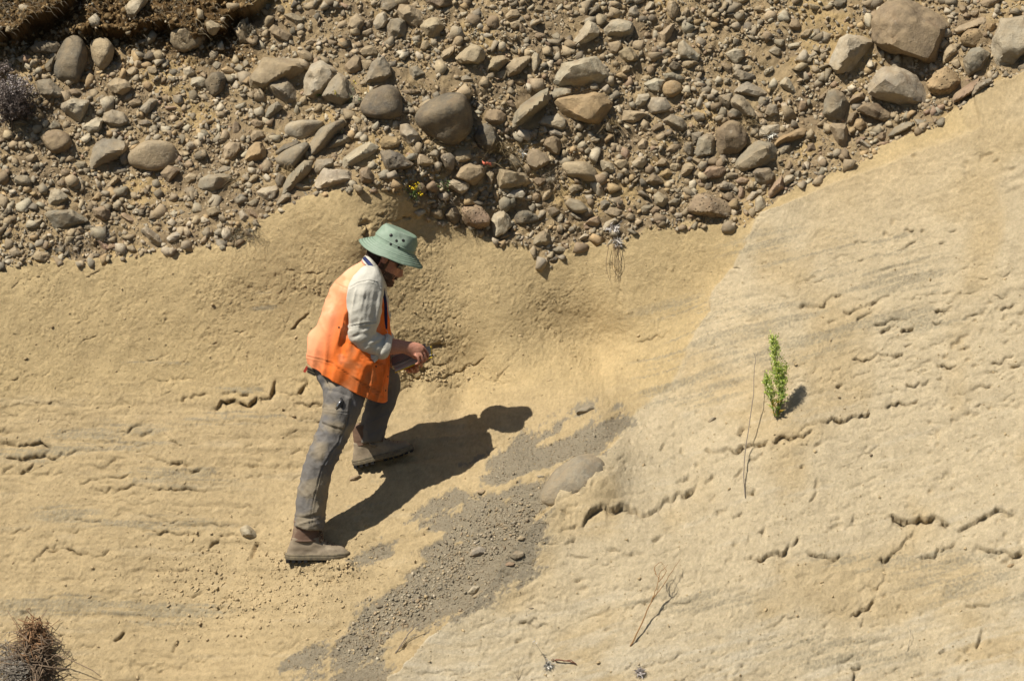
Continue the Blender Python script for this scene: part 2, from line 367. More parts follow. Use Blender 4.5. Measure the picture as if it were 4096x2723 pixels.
# explicit ledges, cracks and hollows traced from the photograph: crop | depth mm | polyline (the face is hollowed under the line)
CROPS = {'R5': (3000, 1900, .5249), 'R4': (3000, 900, .5102), 'R3': (2400, 1300, .5102), 'L6': (0, 1000, .574), 'L8': (0, 1700, .6524), 'G7': (1300, 1700, .6525), 'F': (0, 0, 1)}
LEDGES = """R5 60 1040 290 1090 280 1130 310 1180 340 1250 325 1300 310 1400 325 1480 345 1550 370
R5 50 1550 440 1620 400 1680 350 1730 360 1790 310 1850 250 1920 265 1990 290 2060 280
R5 35 0 640 100 640 180 590 240 580 290 550 330 510 400 470
R5 35 420 560 490 590 560 610 630 640 720 620
R5 35 960 640 1040 620 1100 570 1130 530 1180 480 1260 400
R5 30 1280 620 1360 590 1470 560 1550 510 1570 480
R5 45 1710 530 1780 560 1880 570 2000 600 2090 580
R5 25 810 855 950 835 1050 815 1080 790
R5 35 750 1080 850 1030 900 990 960 940
R5 20 560 1040 640 1030 700 1020 730 1050
R5 22 170 1120 220 1120 270 1050
R5 16 300 1080 380 1080
R5 22 560 1150 590 1120
R5 28 840 1140 865 1080
R5 20 1640 990 1760 980 1850 985
R5 32 1710 1320 1750 1250 1770 1170
R5 16 1580 1330 1700 1350
R5 22 1440 1340 1490 1310
R5 14 690 1420 780 1370
R5 26 780 1465 840 1460
R5 32 780 1560 800 1500
R5 32 80 430 105 400
R5 40 0 130 30 120
R5 16 460 180 500 130
R5 16 880 90 920 70
R5 20 620 340 690 310
R5 20 1300 1370 1340 1410
R5 14 1900 1330 1990 1350
R4 18 230 545 280 555
R4 24 370 640 440 600 520 590 570 600 640 550 740 535
R4 24 700 670 790 655 860 640 940 610 1010 570 1120 540
R4 28 820 700 900 690 970 670
R4 20 610 755 670 735
R4 24 950 780 1040 760 1120 740 1200 700
R4 30 1015 825 1080 790 1140 760
R4 36 1170 825 1210 800 1290 800
R4 28 1440 755 1490 745
R4 16 1410 600 1500 590
R4 32 1430 660 1530 650 1600 620
R4 26 1955 660 2000 640 2070 600
R4 16 1680 700 1800 690
R4 20 1210 940 1280 905
R4 16 1400 930 1530 890
R4 16 1980 920 2030 900
R4 26 780 1050 850 1045 980 1020 1080 1000 1180 1000
R4 40 1130 1000 1190 1000
R4 14 1320 1090 1350 1085
R4 30 1460 1090 1580 1095 1630 1105
R4 16 1230 1130 1270 1130
R4 32 1210 1240 1290 1250 1370 1235 1400 1200
R4 32 1720 1265 1810 1240 1910 1250
R4 30 1880 1090 1960 1060 2080 1030
R4 24 2060 1090 2110 1090
R4 26 680 1260 720 1240
R4 12 730 1160 870 1155
R4 11 990 1330 1130 1300
R4 11 440 1340 600 1310
R4 26 1040 1450 1130 1400 1210 1390 1260 1365 1330 1370
R4 42 550 1510 600 1510 740 1510 860 1490 970 1475
R4 16 1770 1410 1850 1385
R4 16 2000 1410 2040 1390
R4 16 650 245 720 225 780 220
R4 16 800 125 880 125 940 120
R4 22 1180 190 1240 150 1310 120
R4 26 1210 30 1280 40
R4 26 1480 140 1510 130
R4 16 1560 55 1610 45
R4 20 1020 350 1100 330
R4 16 850 270 900 260
R4 32 1475 1195 1495 1185
R4 16 650 1140 700 1110
R3 42 0 1520 130 1460 240 1430 330 1480 420 1460 500 1390 590 1330 700 1300 780 1220
R3 40 780 990 850 970 950 980 1060 970 1130 930 1280 920 1330 890
R3 38 1350 940 1380 880 1500 870 1600 860 1690 840
R3 40 1070 840 1110 790
R3 16 1070 710 1130 680 1200 620
R3 26 600 1220 690 1190
R3 26 820 1250 880 1170
R3 22 1060 1170 1110 1120
R3 36 1170 1310 1200 1290
R3 26 1040 1500 1100 1470
R3 26 930 1440 1000 1430
R3 22 250 150 290 110 400 90 470 70 580 40
R3 20 470 990 510 940
R3 22 1180 1050 1280 990
R3 14 340 520 390 510
L6 16 60 270 160 210 230 190 300 190
L6 16 610 170 700 140
L6 13 640 500 650 420 700 340 740 260
L6 16 540 690 600 615 670 600 700 530
L6 42 2020 550 2080 490 2160 430
L6 22 2110 190 2150 150 2270 140
L6 26 1255 1070 1270 1030 1370 990 1450 990
L6 48 1470 1080 1560 1030 1650 1040 1720 1065 1800 1030
L6 28 1530 1010 1640 990 1750 980
L6 42 1800 1030 1880 1010 1900 930 1930 900
L6 36 2080 970 2140 910
L6 32 0 1340 60 1330 150 1360 270 1340 370 1370
L6 28 0 1450 130 1430 250 1420 380 1430 600 1390
L6 26 790 1270 860 1250 1000 1200
L6 26 980 1280 1060 1250
L6 20 640 1510 740 1500 810 1440
L6 26 980 1430 1080 1440 1200 1470 1330 1500 1430 1525
L6 16 1220 1490 1340 1490
L6 20 1170 1320 1310 1360
L6 20 1070 890 1170 910
L6 16 1370 650 1420 590 1480 530
L6 20 1480 660 1510 640
L6 16 1000 780 1100 750 1170 700
L6 18 2030 1400 2110 1370
L6 12 1680 1380 1920 1300
L6 13 1480 1490 1700 1490 2110 1500
L6 11 1490 1190 1900 1190
L6 20 20 1530 100 1490
L6 20 140 1540 230 1490
L6 32 2040 1050 2170 1070 2260 1080
L8 20 0 110 60 100 120 100
L8 30 100 200 240 200 330 130
L8 16 1450 240 1600 240 1860 245
L8 20 480 355 560 330 650 320 800 310
L8 20 540 390 640 385 800 360 950 380 1080 380 1230 385 1440 380
L8 12 760 490 850 475 960 450
L8 16 1400 650 1460 665
L8 26 270 770 390 740 480 765 600 785 690 770
L8 20 180 850 300 740 430 700
L8 20 840 660 950 640 1090 660 1200 670 1260 670
L8 26 1210 770 1290 730 1350 690
L8 20 1340 665 1440 660
L8 16 820 1030 850 1005
L8 20 1170 1050 1230 1010
L8 16 1360 1050 1420 1040
L8 20 1330 1110 1370 1095
L8 14 1170 1140 1210 1130
L8 20 1830 910 1900 890 1960 860 2040 830
L8 26 2000 940 2060 930
L8 26 690 1320 740 1270 760 1260
L8 16 1040 1390 1100 1300
L8 14 760 1500 900 1490 1080 1480 1350 1400
L8 12 640 610 500 560 380 570
L8 12 900 330 980 320
L8 50 1530 820 1560 700
L8 13 1680 1400 1780 1350 1850 1280
L8 22 10 940 40 930
G7 26 1480 740 1530 720
G7 18 1470 820 1640 810
G7 22 1720 760 1800 780 1970 790
G7 26 2010 700 2060 690
G7 42 1570 650 1620 570 1700 530 1790 530 1880 500
G7 26 1450 650 1560 650
G7 20 1460 550 1500 580
G7 30 1180 1250 1240 1220 1310 1240 1390 1225
G7 13 840 1380 940 1350
G7 13 1230 980 1280 960
G7 20 1950 1080 1990 1060
G7 12 330 650 390 640
G7 12 600 660 690 650
G7 12 400 1540 700 1540 890 1490
G7 13 1800 1500 1900 1470 2100 1440 2250 1400
F 34 1600 1488 1680 1504 1760 1503 1830 1484 1900 1442 1960 1420
F 30 1690 1462 1740 1450 1790 1455
F 40 1452 880 1470 905 1458 930 1475 965
F 22 1500 850 1560 880 1640 870 1690 880
F 26 2440 1040 2480 1100 2470 1190 2490 1240"""
_lr = np.random.default_rng(515); _more = []
for k in range(1000):
    x = _lr.uniform(-100, 4200); y = _lr.uniform(1050, 2760)
    if cobble_sd(x, y) > -40: continue
    rt = right_sd(x, y) > 0; wall = (not rt) and y < 1500
    if wall and _lr.uniform() < .6: continue
    L = 22 + _lr.exponential(60) * (1 if not wall else .5); sl = (-.27 if rt else (-.05 + .03 * (x < 700) * -1)) + _lr.normal(0, .16) + (wall * _lr.normal(0, 1.0))
    n = 4; xs = x + np.linspace(-.5, .5, n) * L; ys = y + np.linspace(-.5, .5, n) * L * sl + _lr.normal(0, 5, n)
    _more.append('F %.0f ' % _lr.choice([5, 7, 9, 12, 15]) + ' '.join('%.0f %.0f' % q for q in zip(xs, ys)))
NL = len(LEDGES.splitlines())
TD = np.zeros_like(PX)
for k in range(230):      # long hairline partings along the beds
    x = _lr.uniform(-100, 4200); y = _lr.uniform(1500, 2760); rt = right_sd(x, y) > 0
    if cobble_sd(x, y) > -40 or (rt and _lr.uniform() < .35): continue
    if rt and y < 1500 and x < 2900: continue
    L = _lr.uniform(120, 520); n = 7; u = np.linspace(-.5, .5, n); sl = (-.25 if rt else .02 if x > 700 else -.06) + _lr.normal(0, .05)
    xs = x + u * L; ys = y + u * L * sl + 16 * vnoise(u * 2.2 + k, u * 0 + k * .7, seed=7)
    _more.append('F %.0f ' % _lr.choice([3, 4, 5]) + ' '.join('%.0f %.0f' % q for q in zip(xs, ys)))
TD = np.zeros_like(PX)
for li, ln in enumerate(LEDGES.splitlines() + _more):
    a = ln.split(); ox, oy, sc = CROPS[a[0]]; dmm = float(a[1]); c = np.array(list(map(float, a[2:]))).reshape(-1, 2) * sc + (ox, oy)
    n = max(4, int(np.hypot(*np.diff(c, axis=0).T).sum() / 7)); seg = np.hypot(*np.diff(c, axis=0).T); cum = np.r_[0, np.cumsum(seg)]
    t = np.linspace(0, cum[-1], n); q = np.stack([np.interp(t, cum, c[:, 0]), np.interp(t, cum, c[:, 1])], 1)
    kn = np.r_[0, np.cumsum(_lr.uniform(9, 34, 200))]; jag = min(9, 2.5 + cum[-1] * .05)
    q[:, 1] += np.interp(t, kn, _lr.normal(0, jag * .75, 201)) + np.interp(t * 2.3, kn, _lr.normal(0, jag * .3, 201)); q[:, 0] += np.interp(t, kn, _lr.normal(0, jag * .3, 201))
    wd = (3 + dmm * .24) * (1 if li < NL else .55) * (.6 if (q[:, 1].mean() < 1480 and right_sd(q[:, 0].mean(), q[:, 1].mean()) < 0) else 1); x0, y0 = q.min(0) - wd * 3; x1, y1 = q.max(0) + wd * 3.4
    m = (PX > x0) & (PX < x1) & (PY > y0) & (PY < y1)
    X_, Y_ = PX[m], PY[m]; best = np.full(X_.shape, 1e18); sg = np.ones(X_.shape); tt = np.zeros(X_.shape)
    for i in range(n - 1):
        ax, ay = q[i]; dx, dy = q[i + 1] - q[i]; L2 = dx * dx + dy * dy + 1e-9
        u = np.clip(((X_ - ax) * dx + (Y_ - ay) * dy) / L2, 0, 1); ex = X_ - ax - u * dx; ey = Y_ - ay - u * dy; d2 = ex * ex + ey * ey
        b = d2 < best; best[b] = d2[b]; tt[b] = (i + u[b]) / (n - 1)
        s = (dx * (Y_ - ay) - dy * (X_ - ax)) * (1 if dx >= 0 else -1); sg[b] = np.sign(s[b])
    d = np.sqrt(best) * sg; var = .55 + .6 * vnoise(tt * n / 5, tt * 0 + li, seed=83)
    fade = sstep(0, .12, tt) * sstep(1, .88, tt) if cum[-1] > 60 else 1.0
    dep = dmm * .00150 * (.62 if (cobble_sd(q[:, 0].mean(), q[:, 1].mean()) < 0 and q[:, 1].mean() < 1480 and right_sd(q[:, 0].mean(), q[:, 1].mean()) < 0) else 1) * np.clip(var, .45, 1.1) * np.maximum(fade, .25 if cum[-1] <= 60 else 0)
    off = np.where((tt <= 0) | (tt >= 1), np.exp(-np.abs(d) / 5), 1)
    wd = wd * (.3 + .7 * np.broadcast_to(fade, d.shape)); A = np.minimum(4 + dmm * .28, 15) * np.clip(var + .15, .3, 1.1) * np.broadcast_to(fade, d.shape)
    TD[m] = np.maximum(TD[m], np.where(d < 1.2, A * np.exp(np.minimum(d, 0) / 11), 0) * off)
    H[m] -= np.where(d > -3, dep * np.exp(-np.maximum(d, 0) / wd) * sstep(-3, 4, d), -dep * .12 * np.exp(d / wd)) * off
# two dark root holes in the knob behind the hat
for hx, hy, rx, ry, hd in ((1460, 890, 20, 18, .05), (1470, 945, 11, 24, .05), (1530, 862, 14, 6, .03), (1625, 872, 14, 7, .03), (1760, 1382, 24, 9, .04), (1700, 1440, 20, 14, .03), (1700, 1480, 18, 10, .05)):
    H -= .6 * hd * sstep(1.3, .4, np.hypot((PX - hx) / rx, (PY - hy) / ry) + 1.1 * fbm(PX / 12, PY / 12, seed=91))
# crumbly flakes: sharp-edged little scales
for fs, fa, sd_ in ((20, .0030, 121), (11, .0024, 122)):
    q = fbm(PX / (fs * 1.6), S_bed / fs, seed=sd_, octv=3, gain=.7) * 2.6; fr = q - np.floor(q)
    H += SAND * fa * np.where(fr < .82, fr / .82, (1 - fr) / .18) * sstep(-.25, .3, fbm(PX / 140, PY / 110, seed=sd_ + 9, octv=3)) * sstep(10, -30, GS)
# finer grain
H += SAND * (.0026 * RNG.normal(0, .5, PX.shape) * (.7 + .6 * crum) * (.55 + .45 * sstep(-.3, .3, fbm(PX / 130, PY / 90, seed=131, octv=3))))
H -= .006 * sstep(-10, 14, GS) * SAND

TDm = TD * MPP
TV = np.stack([GX + NX * H + NX * NZ * TDm, GY + NY * H + NY * NZ * TDm, GZ + NZ * H - (1 - NZ * NZ) * TDm], -1)

# ---- colour of the ground itself (layers, dust, stains), not its light
def C(*a): return np.array(a, float)
ochre, beige, tan_, grey_, white_ = C(.51, .387, .207), C(.525, .432, .285), C(.475, .363, .205), C(.30, .26, .18), C(.55, .485, .365)
def mixc(a, b, f): return a * (1 - f[..., None]) + b * f[..., None]
colr = np.tile(ochre, (*PX.shape, 1))
colr = mixc(colr, tan_, sstep(1480, 1700, PY + 60 * fbm(PX / 160, PY / 160, seed=101)))
colr = mixc(colr, beige, RIGHT)
colr = mixc(colr, tan_ * np.array([1.05, 1.03, 1.0]), RIGHT * np.exp(np.minimum(COB, 0) / 230) * .9 * sstep(3050, 3450, PX))
colr = mixc(colr, tan_, RIGHT * sstep(-.1, .5, fbm(PX / 260, PY / 260, seed=102, octv=3)) * .7)
gb = fbm(PX / 330, S_bed / 26, seed=103, octv=3, gain=.6) + .45 * vnoise(PX / 260, S_bed / 6, seed=104) + .2 * vnoise(PX / 8, PY / 8, seed=99)
zone = np.zeros_like(PX)
for cx, cy, rx, ry in ((2950, 1330, 430, 150), (2760, 1500, 220, 160), (3350, 1000, 420, 90), (3550, 1110, 260, 70), (900, 1660, 330, 42), (440, 1745, 260, 60), (120, 1790, 200, 60), (660, 1440, 150, 30), (260, 2050, 130, 40), (200, 2420, 420, 60), (500, 2440, 500, 60),
                       (2700, 2400, 330, 45), (3650, 2240, 400, 50), (3900, 2350, 260, 80), (3300, 2560, 260, 40), (3450, 2640, 300, 60), (1000, 1560, 140, 40), (3600, 1280, 300, 60), (1050, 1210, 60, 40), (1500, 1980, 200, 60), (700, 1900, 300, 40), (600, 2100, 320, 40)):
    zone = np.maximum(zone, np.exp(-((PX - cx) / rx) ** 2 - ((PY - cy) / ry) ** 2))
gband = sstep(-.02, .34, gb + .55 * (zone - .55)) * sstep(.12, .5, zone)
gband = gband * (.45 + .55 * (RNG.normal(0, 1, PX.shape) + .8 * vnoise(PX / 9, PY / 7, seed=98) > -.1))
colr = mixc(colr, grey_, gband * .75)
wb = fbm(PX / 300, S_bed / 34, seed=105, octv=4, gain=.65)
colr = mixc(colr, white_, (sstep(.18, .6, wb) * (.14 + .16 * RIGHT) + RIGHT * .35 * sstep(2300, 2600, PY) * sstep(-.1, .3, wb)) * (1 - gband) * LOW)
colr = colr * (1 + .10 * fbm(PX / 45, PY / 45, seed=106, octv=3))[..., None] * (1 + .05 * vnoise(PX / 7, PY / 7, seed=107) + .045 * RNG.normal(0, 1, PX.shape))[..., None]
gm = sstep(-9, 9, GS + 24 * fbm(PX / 16, PY / 16, seed=108, octv=2) + 12 * RNG.normal(0, .6, PX.shape)) * SAND
colr = mixc(colr, C(.265, .228, .165), gm * .92)
soil = mixc(np.tile(C(.37, .275, .155), (*PX.shape, 1)), C(.27, .20, .12), sstep(-.3, .4, fbm(PX / 120, PY / 90, seed=109, octv=4)))
soil = mixc(soil, C(.45, .325, .16), sstep(.15, .45, fbm(PX / 190, PY / 150, seed=110, octv=3)))
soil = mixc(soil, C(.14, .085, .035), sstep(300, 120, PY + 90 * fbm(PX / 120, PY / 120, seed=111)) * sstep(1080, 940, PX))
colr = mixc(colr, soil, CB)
colr = np.clip(colr, .02, .8)

m = NT('earth')
a = m.attr('col'); geo = m.co.outputs['Object']
g1 = m.noise(180, 3, .7); g2 = m.noise(38, 4, .65)
c1 = m.mix(m.ramp(g1, .3, .7), a, m.mix(1.0, a, (1.22, 1.2, 1.15), 'MULTIPLY')); c1 = m.mix(m.ramp(g2, .35, .65, 0, .8), c1, m.mix(1.0, c1, (.84, .83, .80), 'MULTIPLY'))
spk = m.ramp(m.vor(150), .0, .09, 1, 0); spk2 = m.ramp(m.noise(60, 1), .52, .6)
c1 = m.mix(m.math('MULTIPLY', spk, spk2), c1, (.72, .66, .55))
dk = m.math('MULTIPLY', m.ramp(m.vor(210), .0, .10, 1, 0), m.ramp(m.noise(47, 1), .5, .58)); c1 = m.mix(m.math('MULTIPLY', dk, .75), c1, (.12, .10, .07))
b0 = m.bump(m.noise(30, 8, .78), .6, .022); b1 = m.bump(m.noise(85, 7, .8), .55, .010, b0); b2 = m.bump(m.noise(260, 5, .85), .8, .008, b1)
EARTH = m.done(c1, b2, .95)

ny, nx = PX.shape
idx = np.arange(ny * nx).reshape(ny, nx)
quads = np.stack([idx[:-1, :-1], idx[:-1, 1:], idx[1:, 1:], idx[1:, :-1]], -1).reshape(-1, 4)
iscob = (COB > 0); fc = (iscob[:-1, :-1] & iscob[1:, 1:]).ravel()
def sub_sheet(name, mask):
    f = quads[mask]; u, inv = np.unique(f, return_inverse=True)
    me = new_mesh(name, TV.reshape(-1, 3)[u], inv.reshape(-1, 4), smooth=False); add_color(me, colr.reshape(-1, 3)[u])
    o = link(name, me, EARTH); tag(o, kind='structure'); return o
sand_slope = sub_sheet('sandstone_slope', ~fc)
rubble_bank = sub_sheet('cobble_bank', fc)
tag(sand_slope, 'smooth ochre and beige sandstone slope with ledges and cracks'); tag(rubble_bank, 'stony brown earth bank above the sandstone')

# look-ups on the finished ground
_gxs = TV
def ground_at(px, py, extra=0.0):
    """points of the ground seen at photo pixels (px,py), and the smooth normal there"""
    px = np.atleast_1d(np.asarray(px, float)); py = np.atleast_1d(np.asarray(py, float))
    Y = np.full(px.shape, .6)
    d = CF[None] + CR[None] * ((px - 2048) * KPX)[:, None] + CU[None] * ((1361.5 - py) * KPX)[:, None]
    for k in range(14):
        p = CAM + d * ((Y - CAM[1]) / d[:, 1])[:, None]
        i = np.clip(np.searchsorted(gx, p[:, 0]), 1, nx - 1); j = np.clip(np.searchsorted(gz, p[:, 2]), 1, ny - 1)
        fx = np.clip((p[:, 0] - gx[i - 1]) / (gx[i] - gx[i - 1]), 0, 1); fz = np.clip((p[:, 2] - gz[j - 1]) / (gz[j] - gz[j - 1]), 0, 1)
        yy = (GY[j - 1, i - 1] * (1 - fx) + GY[j - 1, i] * fx) * (1 - fz) + (GY[j, i - 1] * (1 - fx) + GY[j, i] * fx) * fz
        Y = .55 * Y + .45 * yy
    p = CAM + d * ((Y - CAM[1]) / d[:, 1])[:, None]
    nn = np.stack([NX[j, i], NY[j, i], NZ[j, i]], -1)
    return p + nn * (H[j, i] + extra)[:, None], nn
# ------------------------------------------------------------------ stones
def stone_material(name, use_attr):
    m = NT(name)
    if use_attr: base = m.attr('col'); vec = m.co.outputs['Object']
    else:
        oi = m.n.new('ShaderNodeObjectInfo'); base = oi.outputs['Color']
        vec = m.co.outputs['Object']
        sh = m.n.new('ShaderNodeVectorMath'); sh.operation = 'ADD'; m.t.links.new(vec, sh.inputs[0])
        sc = m.n.new('ShaderNodeMath'); sc.operation = 'MULTIPLY'; m.t.links.new(oi.outputs['Random'], sc.inputs[0]); sc.inputs[1].default_value = 37.0
        m.t.links.new(sc.outputs[0], sh.inputs[1]); vec = sh.outputs[0]
    n1 = m.noise(11, 5, .62, vec); n2 = m.noise(70, 4, .7, vec); n3 = m.noise(9, 6, .7, vec)
    c = m.mix(m.ramp(n1, .34, .68), m.mix(1.0, base, (.72, .71, .70), 'MULTIPLY'), m.mix(1.0, base, (1.28, 1.24, 1.16), 'MULTIPLY'))
    c = m.mix(m.ramp(n2, .42, .62, 0, .5), c, m.mix(1.0, c, (.66, .66, .66), 'MULTIPLY'))
    dust = m.ramp(n3, .36, .70, .08, .72)
    c = m.mix(dust, c, (.33, .245, .14))
    rust = m.math('MULTIPLY', m.ramp(m.noise(9.3, 5, .65, vec), .55, .75), .38); c = m.mix(rust, c, (.20, .115, .06))
    pale = m.math('MULTIPLY', m.ramp(m.noise(23, 6, .78, vec), .60, .72), .55); c = m.mix(pale, c, (.44, .40, .32))
    h = m.bump(m.noise(28, 6, .68, vec), .6, .02 if not use_attr else .012); h2 = m.bump(m.noise(190, 3, .7, vec), .4, .004, h)
    return m.done(c, h2, .88), m
STONE, _sm = stone_material('stone', False)
RUBBLE, _ = stone_material('small_stone', True)
_pm, pit_m = stone_material('pitted_stone', False)
_b = pit_m.b.inputs['Normal'].links[0].from_socket
_v = pit_m.vor(48); _hole = pit_m.ramp(_v, .10, .30); _pb = pit_m.bump(_hole, 1.0, .012, _b)
pit_m.t.links.new(_pb, pit_m.b.inputs['Normal'])
PITTED = pit_m.m
KEYC = {'gd': (.115, .107, .090), 'g': (.225, .205, .162), 'gl': (.39, .35, .27), 't': (.32, .26, .175), 'o': (.34, .245, .135), 'b': (.21, .16, .11), 'r': (.29, .20, .145), 'w': (.44, .41, .34)}
KEYN = {'gd': 'dark grey', 'g': 'grey', 'gl': 'pale grey', 't': 'tan', 'o': 'ochre', 'b': 'brown', 'r': 'pinkish', 'w': 'whitish'}
SX = {'A': (0, 0, .3444), 'B': (0, 540, .3444), 'C': (800, 0, .3444), 'E': (800, 400, .3444), 'D': (1600, 0, .3444), 'F': (1600, 540, .3444), 'G': (2400, 0, .3444), 'H': (2400, 460, .3444), 'J': (3200, 0, .3859), 'M': (1300, 1700, .6525), 'L': (0, 1700, .6524)}
